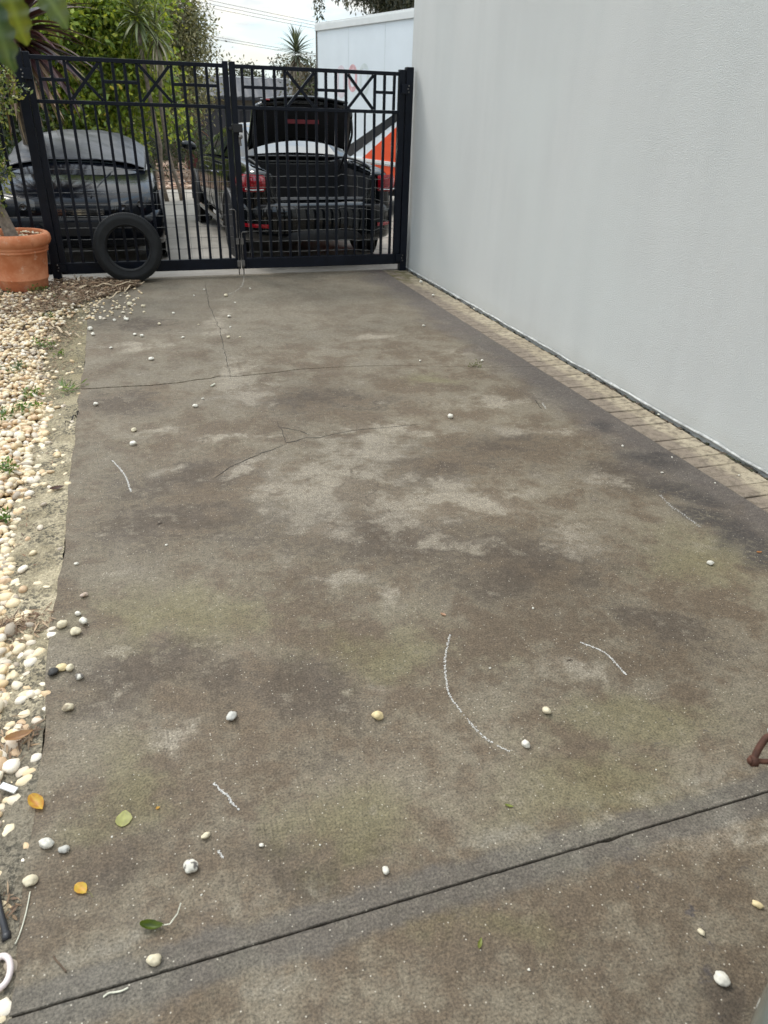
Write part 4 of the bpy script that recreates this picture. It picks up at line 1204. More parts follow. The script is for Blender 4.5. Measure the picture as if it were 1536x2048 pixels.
# boot lid, raised
lid = MB(); rings = []
nu, nv_ = 16, 10
for j in range(nv_ + 1):
    v = j / nv_; row = []
    for i in range(nu + 1):
        u = -1 + 2 * i / nu
        wdt = .575 - .03 * v + (.0 if v < .85 else -.10 * ((v - .85) / .15) ** 2)
        arch = .105 * (1 - u * u) * (1 - v) ** 2
        y = .05 - .33 * v - .03 * (1 - u * u) + .05 * v * v; z = 1.085 + arch + .455 * v + .040 * (1 - u * u) * v
        row.append((wdt * u, y, z))
    rings.append(row)
lid.loft(rings); lo = lid.build('boot_lid', M['carblack'], bz, smooth=True, solid=.045)
q = MB(); rings = []
for j in range(9):
    v = .08 + .82 * j / 8; row = []
    for i in range(13):
        u = -1 + 2 * i / 12
        row.append((.50 * u, .05 - .33 * v - .03 * (1 - u * u) + .05 * v * v - .034, 1.085 + .105 * (1 - u * u) * (1 - v) ** 2 + .455 * v + .04 * (1 - u * u) * v - .012))
    rings.append(row)
q.loft(rings); q.build('lid_lining', M['liner'], lo, smooth=True)
q = MB(); q.box((-.19, -.205, 1.345), (.16, -.200, 1.385), M=Matrix.Translation((0, -.03, 0))); q.build('red_sticker', M['redstrip'], lo)
for s in (-1, 1):
    q = MB(); q.tube(curve([(s * .53, -.22, 1.40), (s * .545, -.20, 1.25), (s * .53, -.12, 1.12), (s * .50, -.03, 1.0), (s * .48, .03, .90)], 5), .014, 8); q.build('lid_hinge', M['trim'], bz, smooth=True)
q = MB(); rings = []
for i in range(17):
    u = -1 + 2 * i / 16
    z = 1.545 + .04 * (1 - u * u); y = -.245 - .03 * (1 - u * u); wq = .47 * u
    rings.append([(wq, y - .035, z - .012), (wq, y - .06, z + .012), (wq, y - .01, z + .028), (wq, y + .04, z + .006)])
q.loft(rings); q.build('lid_edge', M['carblack'], lo, smooth=True, subsurf=1)
q = MB(); q.box((-.45, -.312, 1.552), (-.38, -.292, 1.566)); q.build('lid_lamp', M['redlamp'], lo, bevel=.006)
for s in (-1, 1):
    q = MB(); rings = []
    for (t_, r_) in ((0, .02), (.25, .075), (.6, .085), (.9, .06), (1, .02)):
        rings.append([(s * (.84 + .20 * t_), 2.20 + r_ * .55 * math.cos(a), 1.0 + .03 * t_ + r_ * .8 * math.sin(a)) for a in frange(0, 5.5, .785)])
    q.loft(rings, closed=True, cap=True); q.build('wing_mirror', M['carblack'], bz, smooth=True, subsurf=1)
    for y in (.85, 1.75):
        q = MB(); q.tube([(s * .835, y, .80), (s * .855, y + .05, .805), (s * .855, y + .15, .805), (s * .835, y + .19, .80)], .010, 6); q.build('door_handle', M['chrome'], bz, smooth=True)
    for y in (.52, 1.42, 2.28):
        q = MB(); q.tube([(s * .832, y, .92), (s * .8345, y - .02, .7), (s * .834, y + (.12 if y < 1 else 0), .40), (s * .80, y + (.16 if y < 1 else 0), .27)], .0045, 5); q.build('door_gap', M['trim'], bz)
    q = MB(); rings = []
    for y in frange(.40, 2.42, .2): rings.append([(s * .835, y, .24), (s * .85, y, .27), (s * .835, y, .31)])
    q.loft(rings); q.build('side_skirt', M['carblack'], bz, smooth=True)
tag(bz, 'glossy black saloon car with its boot lid wide open', 'car')

# dark car parked behind the left gate leaf, nose to the gate
dc = empty('parked_car', (-.40, 11.35, 0), math.pi + math.radians(-2)); dc.scale = (1.06, 1, 1)
S2 = [(-.75, .66, .30, .80, None), (-.70, .74, .26, .86, None), (-.4, .79, .22, .88, None), (.3, .80, .20, .87, None), (1.2, .80, .20, .86, None), (1.9, .80, .20, .84, None), (2.3, .80, .21, .80, None), (2.7, .78, .22, .73, None), (2.95, .73, .235, .66, None), (3.08, .64, .26, .59, None), (3.12, .52, .30, .52, None)]
car_body(S2, dc, [M['cargreen'], M['liner']])
C2 = [(-.35, .70, .80, .5, .86, 1), (.0, .73, .80, .5, 1.02, 1), (.4, .75, .80, .5, 1.12, 1), (.8, .76, .80, .5, 1.165, 1), (1.2, .76, .79, .5, 1.15, 1), (1.6, .75, .78, .5, 1.06, 1), (2.0, .74, .76, .5, .94, 1), (2.3, .72, .73, .5, .84, 1), (2.5, .70, .70, .5, .775, 1)]
q = MB(); q.loft([cab_ring(*s)[::-1] for s in C2]); q.build('cabin', M['cargreen'], dc, smooth=True, subsurf=2)
q = cab_patch(C2, 1.28, 2.1, 3, 7, .008, trim=.08); q.build('windscreen', M['glass'], dc, smooth=True)
for j0, j1 in ((0, 1), (9, 10)):
    q = cab_patch(C2, .3, 1.5, j0, j1, .010); q.build('side_window', M['glass'], dc, smooth=True)
for (x, y) in ((-.70, 0), (.70, 0), (-.70, 2.40), (.70, 2.40)): wheel(dc, x, y, .29, .19)
for s in (-1, 1):
    q = MB(); P = [(s * .795, 2.4 + .36 * math.cos(a), .29 + .36 * math.sin(a)) for a in frange(-.1, math.pi + .1, .2)]
    q.tube(P, .022, 6); q.build('wheel_arch', M['trim'], dc, smooth=True)
    q = MB(); q.lathe([(.0001, s * .8025), (.34, s * .8025)], 40, 'x', (0, 2.4, .29)); q.build('arch_well', M['liner'], dc)
    q = MB(); rings = []
    for i in range(11):
        t_ = i / 10; x = .33 + .40 * t_; y = 3.10 - .22 * t_ ** 1.8
        rings.append([(s * x, y + .012, .515 + .03 * t_), (s * x, y + .022, .555 + .03 * t_), (s * x, y - .015, .60 + .05 * t_), (s * x, y - .06, .635 + .05 * t_)])
    q.loft(rings if s < 0 else [r_[::-1] for r_ in rings]); hl = q.build('headlight', M['carblack'], dc, smooth=True, subsurf=1)
    for k in range(2):
        q = MB(); cx, cy = s * (.43 + .17 * k), 3.09 - .045 * k
        q.lathe([(.034, .028), (.032, .036), (.026, .03), (.018, .02), (.0001, .024)], 24, 'y', (cx, cy - .012, .58 + .02 * k)); q.build('reflector_ring', M['lampring'], hl, smooth=True)
q = MB(); rings = []
for i in range(21):
    u = -1 + 2 * i / 20; a = abs(u); x = .80 * math.sin(u * math.pi / 2 * .98); y = 3.20 - .42 * a ** 3
    rings.append([(x, y - .10, .19), (x, y - .01, .215), (x, y + .01, .29), (x, y + .012, .36), (x, y - .005, .44), (x, y - .06, .50), (x, y - .12, .52)])
q.loft(rings); q.build('front_bumper', M['cargreen'], dc, smooth=True, subsurf=1)
q = MB(); rings = []
for i in range(17):
    u = -1 + 2 * i / 16; h = .062 * (1 - abs(u) ** 4) ** .5 + .002; y = 3.20 - .42 * abs(u * .58) ** 3 + .018
    rings.append([(u * .44, y - .004, .385 - h), (u * .44, y, .385), (u * .44, y - .008, .385 + h)])
q.loft(rings); q.build('air_intake', M['trim'], dc, smooth=True)
q = MB(); rings = []
for i in range(13):
    u = -1 + 2 * i / 12; y = 3.135 - .10 * abs(u * .5) ** 2
    rings.append([(u * .27, y, .50), (u * .27, y + .012, .53), (u * .27, y, .57)])
q.loft(rings); gg = q.build('grille', M['trim'], dc, smooth=True)
for k in range(4):
    q = MB(); q.tube([(-.26 + .52 * i / 8, 3.15 - .10 * abs((-1 + i / 4) * .5) ** 2, .512 + k * .014) for i in range(9)], .0028, 5); q.build('grille_slat', M['chrome'], gg)
for s in (-1, 1):
    q = MB(); q.tube(curve([(s * .16, 3.02, .655), (s * .24, 2.7, .755), (s * .34, 2.3, .83), (s * .42, 2.18, .845)], 5), .006, 6); q.build('bonnet_crease', M['cargreen'], dc, smooth=True)
tag(dc, 'dark car with its nose close behind the left gate leaf', 'car')
# creased grey sheet over windscreen and roof
q = MB(); rings = []
for i in range(45):
    y = .45 + 1.62 * i / 44
    R0 = [Vector(p) for p in cab_ring(*interp_st(C2, y))]
    row = []
    for j in range(57):
        t_ = 1.0 + 8.0 * j / 56; k = min(9, int(t_)); p = R0[k].lerp(R0[k + 1], t_ - k)
        nn = Vector((p.x * .9, max(0, (y - 1.0)) * .5, .8)).normalized()
        cr = .010 * fbm(p.x * 4 + y * 2.2, y * 3.1, 1) + .022 * max(0, .22 - abs(fbm(p.x * 2.2 + y * 1.6, y * 1.4, 5))) * (1.6 if p.x < 0 else .5)
        row.append(p + nn * (.016 + cr) + Vector((0, 0, .012 - (.02 if j in (0, 56) else 0))))
    rings.append(row)
q.loft([r_[::-1] for r_ in rings]); cv = q.build('cover_sheet', M['cover'], smooth=True, solid=.003)
cv.location = dc.location; cv.rotation_euler = dc.rotation_euler; cv.scale = dc.scale
tag(cv, 'creased grey sheet lying over the roof and windscreen of the dark car', 'sheet')

# ------------------------------------------------------------------ box truck
A_ = Vector((3.375, 14.07, 0)); ang = math.atan2(4.07 - 3.375, 14.07 - 11.35)     # runs towards -Y, +X
tk = empty('box_truck', A_, math.radians(-90) + ang)
# local: +x runs along the visible side towards us, +y to the left of it = away ... visible side is local y = 0
Lk, Wk, ZB, ZT = 4.3, 2.0, .53, 2.70
q = MB(); q.box((0, .012, ZB + .16), (Lk, Wk, ZT - .01)); q.build('cargo_box', M['white'], tk)
side = MB(); side.box((.03, -.004, .80), (Lk - .03, .010, ZT - .075)); so_ = side.build('side_panel', M['white'], tk)
for k in range(1, 4):
    q = MB(); q.box((k * Lk / 4 - .004, -.0055, .80), (k * Lk / 4 + .004, -.0045, ZT - .08)); q.build('panel_seam', M['greyfade'], so_)
q = MB(); q.box((-.02, -.028, ZT - .085), (Lk + .02, .012, ZT + .005)); q.box((-.02, -.018, ZT + .005), (Lk + .02, .03, ZT + .03)); q.build('roof_rail', M['whitetrim'], tk, bevel=.004)
q = MB(); q.box((-.015, -.012, ZB + .15), (.03, .02, ZT - .086)); q.build('corner_post', M['gate_worn'], tk)
q = MB(); q.box((0, -.026, .755), (Lk, .010, .80)); q.box((0, -.014, .735), (Lk, .010, .752)); q.build('side_rail', M['whitetrim'], tk, bevel=.003)
q = MB(); q.box((0, -.006, ZB), (Lk, .010, .733)); q.build('side_skirt', M['orange'], tk)
def decal(poly, mat, name, y=-.0075):
    q = MB(); q.v = [(x, y, z) for x, z in poly] + [(x, y + .003, z) for x, z in poly]; n = len(poly)
    q.f = [tuple(range(n)), tuple(reversed(range(n, 2 * n)))] + [(i, n + i, n + (i + 1) % n, (i + 1) % n) for i in range(n)]; q.m = [0] * len(q.f)
    return q.build(name, M[mat], so_)
# side stripes: px points on the truck side
tdir = Vector((math.sin(ang), -math.cos(ang), 0)); tn = Vector((-tdir.y, tdir.x, 0))
def on_side(px, py):
    d = ray(px, py); O_ = Vector((0, 0, CAMH)); t_ = (A_ - O_).dot(tn) / d.dot(tn); P = O_ + d * t_
    return ((P - A_).dot(tdir), P.z)
# (measured: black band lower edge (712,305)->(794,243), upper edge (715,282)->(794,229); orange from (722,320) up to (794,255))
a0, a1 = on_side(712, 305), on_side(794, 240); b0, b1 = on_side(714, 281), on_side(794, 228); c0, c1 = on_side(724, 317), on_side(794, 254)
def ext(p, r_, x): 
    k = (x - p[0]) / (r_[0] - p[0]); return (x, p[1] + k * (r_[1] - p[1]))
xe = Lk - .04
def clipz(p, r_, z):
    k = (z - p[1]) / (r_[1] - p[1]); return (p[0] + k * (r_[0] - p[0]), z)
decal([clipz(b0, b1, .802), clipz(a0, a1, .802), ext(a0, a1, xe), ext(b0, b1, xe)], 'blackstripe', 'black_stripe')
decal([clipz(c0, c1, .802), (xe, .802), ext(c0, c1, xe)], 'orange', 'orange_wedge', y=-.0072)
# ghost of peeled-off lettering: three tall rounded letters
def ghost(px0, px1, py0, py1, mat, name, hollow=True, top=True):
    x0, z0 = on_side(px0, py1); x1, z1 = on_side(px1, py0); cx, w = (x0 + x1) / 2, (x1 - x0) / 2; r_ = w
    def outline(rr):
        P = []
        for a in frange(0, math.pi, .2): P.append((cx + rr * math.cos(a), z1 - r_ + rr * math.sin(a)))
        for a in frange(math.pi, 2 * math.pi, .2): P.append((cx + rr * math.cos(a), z0 + r_ + rr * math.sin(a)))
        return P
    o_, i_ = outline(r_), outline(r_ * .52); n = len(o_)
    q = MB()
    for lay, y in ((0, -.0066), (1, -.0045)): q.v += [(x, y, z) for x, z in o_] + [(x, y, z) for x, z in i_]
    q.f = [(i, (i + 1) % n, n + (i + 1) % n, n + i) for i in range(n)]; q.m = [0] * n
    return q.build(name, M[mat], so_)
ghost(674, 692, 130, 196, 'pinkfade', 'faded_letter'); ghost(697, 715, 128, 184, 'redfade', 'faded_letter'); ghost(719, 739, 126, 192, 'greyfade', 'faded_letter')
q = MB(); q.box((.1, .25, .42), (Lk + 1.0, .45, .56)); q.box((.1, 1.55, .42), (Lk + 1.0, 1.75, .56)); q.build('chassis', M['trim'], tk)
q = MB(); q.box((1.75, .05, .30), (2.35, .5, .56)); q.build('tank', M['trim'], tk, bevel=.03)
q = MB(); q.box((.02, .1, .50), (Lk, Wk - .1, .69)); q.build('underframe', M['trim'], tk)
for x in (1.15, 4.75):
    for y in (.16, Wk - .16):
        h = empty('wheel', (x, y, .36)); h.parent = tk
        q = MB(); q.lathe([(.2, -.10), (.33, -.115), (.36, -.08), (.36, .08), (.33, .115), (.2, .10)], 36, 'y'); q.build('tyre', M['rubber'], h, smooth=True)
        q = MB(); q.lathe([(.2, -.09), (.19, -.05), (.10, -.04), (.09, -.08), (.0001, -.08)], 28, 'y'); q.build('rim', M['gate_worn'], h, smooth=True)
q = MB(); prof = [(Lk + .06, .45), (Lk + 1.45, .45), (Lk + 1.5, .95), (Lk + 1.35, 1.2), (Lk + 1.05, 1.85), (Lk + .06, 1.95)]
q.v = [(x, .1, z) for x, z in prof] + [(x, Wk - .1, z) for x, z in prof]; q.f = [tuple(range(6)), tuple(reversed(range(6, 12)))] + [(i, 6 + i, 6 + (i + 1) % 6, (i + 1) % 6) for i in range(6)]; q.m = [0] * 8
q.build('cab', M['white'], tk, bevel=.04)
q = MB(); q.box((Lk + .45, .08, 1.2), (Lk + 1.0, .098, 1.75)); q.build('cab_window', M['glass'], tk)
q = MB(); q.box((0, .2, .42), (.08, Wk - .2, .52)); q.build('rear_bar', M['trim'], tk)
tag(tk, 'white box truck with orange skirt, black stripe and peeled red lettering', 'truck')

# ------------------------------------------------------------------ garden and background beyond the gate
LEM = [(.15, .22, .034), (.24, .32, .05), (.33, .40, .06), (.08, .125, .02), (.46, .49, .08), (.17, .25, .04)]
pts = [(-1.3, 14.5, 1.2), (-.6, 14.2, 1.7), (.0, 14.0, 1.5), (.2, 14.3, 2.2), (-.3, 14.3, 2.6), (-.9, 14.4, 2.5), (.35, 14.6, 1.4), (.2, 14.1, .9), (-.4, 14.0, 1.0), (.1, 14.4, 2.8), (-.2, 14.5, 3.2), (.35, 14.5, 1.8)]
tree('lemon_tree', (.1, 14.6, 0), 1.0, .06, clump_field(pts, .40, 110, (.32, .3, .32), 3), 42000, .085, LEM, 'bushy bright green citrus tree behind the left gate leaf', seed=3, aspect=.55, bark='bark_pale')
lm = empty('lemons', (0, 14, 0)); 
for i in range(16):
    c = rng.choice(pts); q = MB(); q.lathe([(.0001, -.045), (.018, -.036), (.03, 0), (.018, .034), (.006, .042), (.0001, .05)], 10); o = q.build('yellow_leaf', simple('yellow_leaf%d' % i, (.42, .33, .02), .5, .1) if i == 0 else bpy.data.materials['yellow_leaf0'], bpy.data.objects['lemon_tree'], smooth=True)
    o.location = Vector((c[0] + rng.uniform(-.35, .35), c[1] - .55, c[2] + rng.uniform(-.4, .3))) - Vector((.1, 14.6, 0)); o.scale = (1, .3, 1); o.rotation_euler = (rng.random(), rng.random(), rng.random() * 6)
bpy.data.objects.remove(lm)
OLV = [(.18, .18, .09), (.12, .125, .06), (.25, .235, .125), (.07, .078, .038), (.32, .29, .17)]
pts = [(.9, 21, 3.3), (1.4, 20.6, 3.2), (1.7, 20.5, 2.7), (1.4, 20.4, 2.2), (.6, 21, 3.9), (1.2, 21, 3.8), (1.75, 20.8, 3.1), (1.7, 20.3, 1.7), (0, 21.5, 3.5), (1.2, 20.5, 1.6), (-.6, 21.4, 4.2), (.4, 21, 4.8), (1.3, 21, 4.6), (-1.4, 21.4, 3.6), (1.4, 21, 4.2)]
tree('olive_tree', (1.2, 20.9, 0), 2.0, .12, clump_field(pts, .46, 130, (.30, .3, .30), 5), 42000, .080, OLV, 'tall grey-green tree rising behind the citrus tree', seed=5, aspect=.42)
DRK = [(.028, .043, .014), (.045, .068, .022), (.07, .10, .03), (.018, .027, .010)]
pts = [(-2.6, 13.2, 1.0), (-2.2, 13.0, 1.6), (-1.6, 13.0, .8), (-2.8, 13.6, 2.3), (-1.9, 13.8, 2.4), (-3.2, 13, 1.2), (-1.3, 13.2, 1.4), (-1.0, 13.4, .7)]
tree('dark_shrub', (-2.0, 13.4, 0), .6, .05, clump_field(pts, .40, 70, (.3, .3, .32), 8), 22000, .07, DRK + [(.05, .10, .02)], 'dark leafy shrub behind the dark parked car', 'shrub', seed=8)
pts = [(-.4, 18.2, .6), (.2, 18.0, .7), (.7, 18.4, .5), (1.2, 18.6, .6), (1.6, 19, .7), (-.9, 18.2, .8), (.4, 18.6, 1.1), (1.2, 19, 1.1)]
tree('low_shrub', (.5, 18.4, 0), .3, .03, clump_field(pts, .28, 30, (.18, .2, .16), 11), 5500, .06, DRK + [(.07, .09, .035), (.06, .07, .04)], 'low dark shrub growing in the bark bed around the thin trunk', 'shrub', seed=11)
tt = empty('slim_tree', (.70, 19.2, 0)); q = MB(); limb(q, (0, 0, -.1), (-.32, 0, 1.75), .095, .075, .04, 8, 2); q.build('trunk', M['bark_pale'], tt, smooth=True)
add_cloud('crown', tt, 3500, [(-.3, 0, 1.9, .3), (-.5, -.1, 2.2, .35), (-.1, .1, 2.3, .35), (-.3, .1, 2.7, .35), (-.55, 0, 1.6, .22)], .08, LEM, seed=31); tag(tt, 'slim pale trunk with a green crown standing in the bark bed', 'tree')

# purple cordyline above the dark car, cabbage trees, cordyline in the planter
PUR = [(.050, .018, .022), (.075, .026, .030), (.030, .013, .015), (.10, .045, .042), (.13, .080, .060)]
pc = empty('purple_cordyline', (-.90, 9.75, 0)); q = MB(); limb(q, (-.1, .5, -.1), (0, 0, 2.05), .07, .055, .05, 8, 1); q.build('trunk', M['bark'], pc, smooth=True)
rosette(pc, (0, 0, 2.10), 130, .95, .034, (-.55, 1.35), (.25, .75), PUR, 1)
DRY = [(.30, .20, .13), (.22, .14, .09), (.36, .27, .19), (.16, .09, .065)]
rosette(pc, (0, 0, 2.0), 44, .88, .024, (-1.25, -.25), (.1, .5), DRY, 2, name='dead_leaf')
tag(pc, 'purple-leaved cordyline with drooping dead straps above the left gate post', 'cordyline')
CAB = [(.14, .17, .07), (.20, .22, .11), (.09, .12, .045), (.28, .29, .17)]
c1 = empty('cabbage_tree', (.49, 13.3, 0)); q = MB(); limb(q, (.2, .9, -.1), (0, 0, 2.5), .04, .03, .05, 8, 4); q.build('trunk', M['bark_grey'], c1, smooth=True)
rosette(c1, (0, 0, 2.60), 90, .44, .015, (-.7, 1.4), (.3, .9), CAB, 3); tag(c1, 'taller cabbage tree head rising out of the citrus tree', 'cabbage tree')
c2 = empty('cabbage_tree', (.74, 13.4, 0)); q = MB(); limb(q, (.2, .9, -.1), (0, 0, 2.36), .035, .028, .05, 8, 6); q.build('trunk', M['bark_grey'], c2, smooth=True)
rosette(c2, (0, 0, 2.42), 60, .42, .015, (-.9, 1.3), (.4, 1.0), CAB, 4); rosette(c2, (0, 0, 2.30), 30, .5, .014, (-1.35, -.5), (.2, .6), [(.36, .32, .22), (.28, .24, .16)], 5, name='dead_leaf')
tag(c2, 'lower cabbage tree head with hanging pale leaves beside the taller one', 'cabbage tree')
CB3 = [(.07, .09, .06), (.10, .12, .08), (.045, .06, .035), (.15, .17, .12)]
c3 = empty('cabbage_tree', (5.15, 24, 0)); q = MB(); limb(q, (.1, .2, -.1), (0, 0, 2.76), .12, .09, .04, 8, 6); q.build('trunk', M['bark'], c3, smooth=True)
rosette(c3, (0, 0, 2.86), 76, .64, .022, (-.5, 1.45), (.15, .6), CB3, 6); rosette(c3, (0, 0, 2.62), 60, .7, .024, (-1.4, -.5), (.2, .6), [(.20, .165, .12), (.14, .115, .08), (.26, .22, .16)], 7, name='dead_leaf')
tag(c3, 'lone cabbage tree with a skirt of dead leaves left of the truck', 'cabbage tree')
pl = empty('planter_pot', (1.72, 21.2, 0)); q = MB(); q.lathe([(.0001, 0), (.16, 0), (.17, .02), (.23, .80), (.245, .84), (.225, .85), (.21, .82), (.20, .75), (.0001, .75)], 4); o = q.build('vessel', M['planter'], pl); o.rotation_euler = (0, 0, .9)
tag(pl, 'tall tapered maroon planter standing on the bark bed', 'planter')
rc = empty('red_cordyline', (1.72, 21.2, .78)); q = MB(); q.tube([(0, 0, -.05), (0, 0, .25)], .03, 8); q.build('stem', M['bark'], rc)
rosette(rc, (0, 0, .30), 56, .62, .024, (-.5, 1.4), (.2, .7), [(.12, .03, .035), (.19, .055, .05), (.24, .11, .085), (.08, .02, .025)], 8); tag(rc, 'spiky red cordyline growing in the maroon planter', 'cordyline')

# dark corrugated fence and shed
def corr_sheet(name, mat, parent, w, h, pitch=.10, depth=.02, n_=None):
    q = MB(); rings = []; xs_ = frange(0, w, pitch / 4)
    for i, x in enumerate(xs_):
        d = depth * (0, 1, 1, 0)[i % 4]
        rings.append([(x, -d, 0), (x, -d, h)])
    q.loft(rings); return q.build(name, mat, parent)
fe = empty('corrugated_fence', (-6, 24.5, 0))
for k in range(8):
    o = corr_sheet('panel', M['shed'], fe, 1.58, 1.33, .16); o.location = (k * 1.6, 0, .02)
    q = MB(); q.box((k * 1.6 - .02, -.06, 0), (k * 1.6 + .0, .03, 1.38)); q.build('post', M['shed'], fe)
q = MB(); q.box((0, -.03, 1.352), (12.8, .03, 1.40)); q.build('capping', M['shed'], fe)
tag(fe, 'low charcoal corrugated metal fence behind the bark bed', 'fence')
sh = empty('shed', (2.6, 27.5, 0))
q = MB(); q.box((0, .1, 0), (3.0, 4, 1.75)); q.build('wall', M['beige'], sh)
for k in range(7):
    q = MB(); q.box((-.02, .075 - .004 * (k % 2), .1 + k * .235), (3.02, .098, .325 + k * .235)); q.build('board', M['beige'], sh)
rf = corr_sheet('roof', M['shedroof'], sh, 3.5, 1.6, .30, .018); rf.location = (-.2, -.25, 1.74); rf.rotation_euler = (math.radians(-68), 0, 0)
q = MB(); q.box((-.25, -.30, 1.64), (3.35, -.22, 1.73)); q.build('gutter', M['shed'], sh, bevel=.01)
q = MB(); q.box((-.25, 1.18, 2.28), (3.35, 1.34, 2.36)); q.build('ridge_cap', M['whitetrim'], sh)
tag(sh, 'small beige shed with a charcoal ribbed roof beyond the gates', 'shed')
FAR = [(.05, .06, .035), (.035, .045, .025), (.07, .08, .05), (.09, .085, .06)]
FAR2 = [(.055, .055, .04), (.09, .08, .06), (.12, .10, .075), (.035, .038, .025)]
pts = [(4.6, 33, 1.5), (5.2, 33, 1.9), (5.6, 33, 1.6), (4.2, 33, 1.7), (5.0, 33.4, 2.1), (6.1, 33, 1.7), (5.6, 33, 1.2)]
tree('far_tree', (5.2, 33.5, 0), 1.4, .12, clump_field(pts, .42, 40, (.3, .3, .25), 13), 14000, .11, FAR, 'dark round tree beyond the shed roof', seed=13)
pts = [(7.2, 34, 1.9), (7.7, 34, 2.4), (6.8, 34, 1.4), (8.3, 34, 2.1), (7.4, 34, 1.2), (7.4, 33.8, 2.5)]
tree('far_tree', (7.3, 34.5, 0), 1.4, .12, clump_field(pts, .45, 40, (.3, .3, .3), 14), 14000, .11, FAR2, 'brownish bushy tree behind the lone cabbage tree', seed=14)
pts = [(3.9, 42, 1.9), (3.0, 42, 2.1), (2.0, 42, 2.2), (1.0, 42, 2.0), (4.9, 42, 2.0), (5.8, 43, 1.8), (0, 42, 1.8), (6.6, 43, 1.6)]
tree('far_tree', (3.2, 43, 0), 1.2, .14, clump_field(pts, .5, 50, (.4, .3, .3), 15), 7000, .13, FAR, 'hazy line of low greenery on the skyline beyond the gates', seed=15)
pts = [(5.0, 22.5, .8), (4.6, 22.6, 1.2), (5.3, 22.8, 1.4), (5.6, 23, .8), (4.2, 22.6, .9), (4.9, 23, 1.8), (5.5, 23, 2.0)]
tree('brown_shrub', (5.0, 23, 0), .5, .05, clump_field(pts, .3, 30, (.2, .2, .2), 16), 4500, .075, FAR2 + [(.10, .13, .05)], 'brown and green shrub beneath the lone cabbage tree', 'shrub', seed=16)
GUM = [(.050, .060, .040), (.075, .085, .055), (.03, .036, .022), (.10, .10, .065), (.13, .115, .07)]
pts = [(6.6, 21, 4.2), (7.2, 21, 4.0), (7.8, 21, 4.3), (6.9, 21, 4.8), (6.1, 21, 4.8), (5.5, 20.8, 4.95), (8.4, 21, 4.2), (7.5, 21, 5.2), (6.2, 21, 5.2), (8.2, 21, 5.0), (5.9, 21, 5.2), (7.3, 20.8, 3.75), (6.6, 20.9, 3.75), (7.9, 21, 3.8), (6.5, 20.9, 4.0), (7.0, 21, 3.6)]
tree('gum_tree', (7.6, 22.5, 0), 3.6, .22, clump_field(pts, .30, 95, (.24, .25, .16), 17) + [(5.0, 20.5, 4.15, .24), (4.98, 20.5, 3.9, .18), (4.96, 20.5, 3.68, .14), (5.0, 20.5, 3.5, .11), (5.03, 20.5, 3.34, .08), (5.3, 20.6, 4.1, .2), (5.55, 20.7, 3.95, .2), (5.8, 20.8, 3.9, .2)], 30000, .090, GUM, 'large gum tree hanging over the truck roof', seed=17, aspect=.35, updir=.8, nb=14)

# power lines -----------------------------------------------------------
for k, (a, b) in enumerate((((300, -18), (690, 60)), ((300, -26), (690, 54)), ((300, -10), (690, 66)), ((300, 54), (640, 112)), ((300, 49), (640, 107)))):
    p, r_ = PY(*a, 34), PY(*b, 36); d = (r_ - p); p = p - d * 1.2; r_ = r_ + d * 1.5
    q = MB(); q.tube([p.lerp(r_, i / 24) - Vector((0, 0, .35 * (1 - (2 * i / 24 - 1) ** 2) - .30)) for i in range(25)], .007, 5); o = q.build('power_line', M['trim'])
    tag(o, ['middle of the three upper power lines crossing the sky', 'uppermost power line crossing the sky', 'lowest of the three upper power lines', 'lower power line of the faint pair near the skyline', 'upper power line of the faint pair near the skyline'][k], 'power line', 'power lines')
#PART4
# ------------------------------------------------------------------ litter, weeds, leaves and odd bits
rl = random.Random(77)
q = MB(); cols = []
def bit(x, y, z, L, w, a, c, tilt=.25):
    d = Vector((math.cos(a), math.sin(a), rl.uniform(-tilt, tilt))) * L / 2; e = Vector((-math.sin(a), math.cos(a), rl.uniform(-.4, .4))) * w / 2
    p = Vector((x, y, z)); b_ = Vector((0, 0, L * rl.uniform(-.04, .08)))
    q.add([p - d, p - d * .2 - e + b_, p + d * .5 - e * .8 + b_, p + d, p + d * .5 + e * .8 + b_, p - d * .2 + e + b_], [(0, 1, 2, 3, 4, 5)])
    k = rl.uniform(.7, 1.2); cols.extend([(c[0] * k, c[1] * k, c[2] * k, 1)] * 6)
LC = [(.26, .17, .095), (.18, .11, .065), (.34, .24, .15), (.12, .075, .045), (.40, .31, .21), (.22, .12, .07)]
for i in range(6500):
    y = 7.58 - abs(rl.gauss(0, .60)); 
    if y < 5.6: continue
    lim = -.02 + (y - 7.2) * .75 if y < 7.2 else 0.0
    x = lim - abs(rl.gauss(0, .38))
    if x < -1.3: continue
    if (x + .962) ** 2 + (y - 7.262) ** 2 < .225 ** 2: continue
    onslab = x > XL
    bit(x, y, (.004 if onslab else .012) + rl.random() * .030, rl.uniform(.02, .11), rl.uniform(.003, .010), rl.uniform(0, 6.28), rl.choice(LC))
for i in range(3800):
    y = 1.0 + 5.4 * rl.random() ** .6; x = bed_edge(y) - rl.uniform(-.10, .75) ** 1.0 
    if x > XL - .01: continue
    bit(x, y, -.022 + rl.random() * .014, rl.uniform(.008, .04), rl.uniform(.002, .006), rl.uniform(0, 6.28), rl.choice(LC), .15)
for cx, cy, n_, sx_ in ((-.50, 2.14, 420, .075), (-.44, 1.62, 120, .03), (-.62, 4.9, 200, .12), (-.70, 5.6, 700, .18), (-.85, 6.2, 900, .22), (-.60, 6.0, 500, .15), (-.43, 1.12, 60, .02)):
    for i in range(n_):
        x = cx + rl.gauss(0, sx_); y = cy + rl.gauss(0, sx_ * (.5 if cy == 2.14 else 1))
        if x > XL - .004: continue
        bit(x, y, -.012 + rl.random() * .016, rl.uniform(.008, .05), rl.uniform(.002, .007), rl.uniform(0, 6.28), rl.choice(LC[:4]))
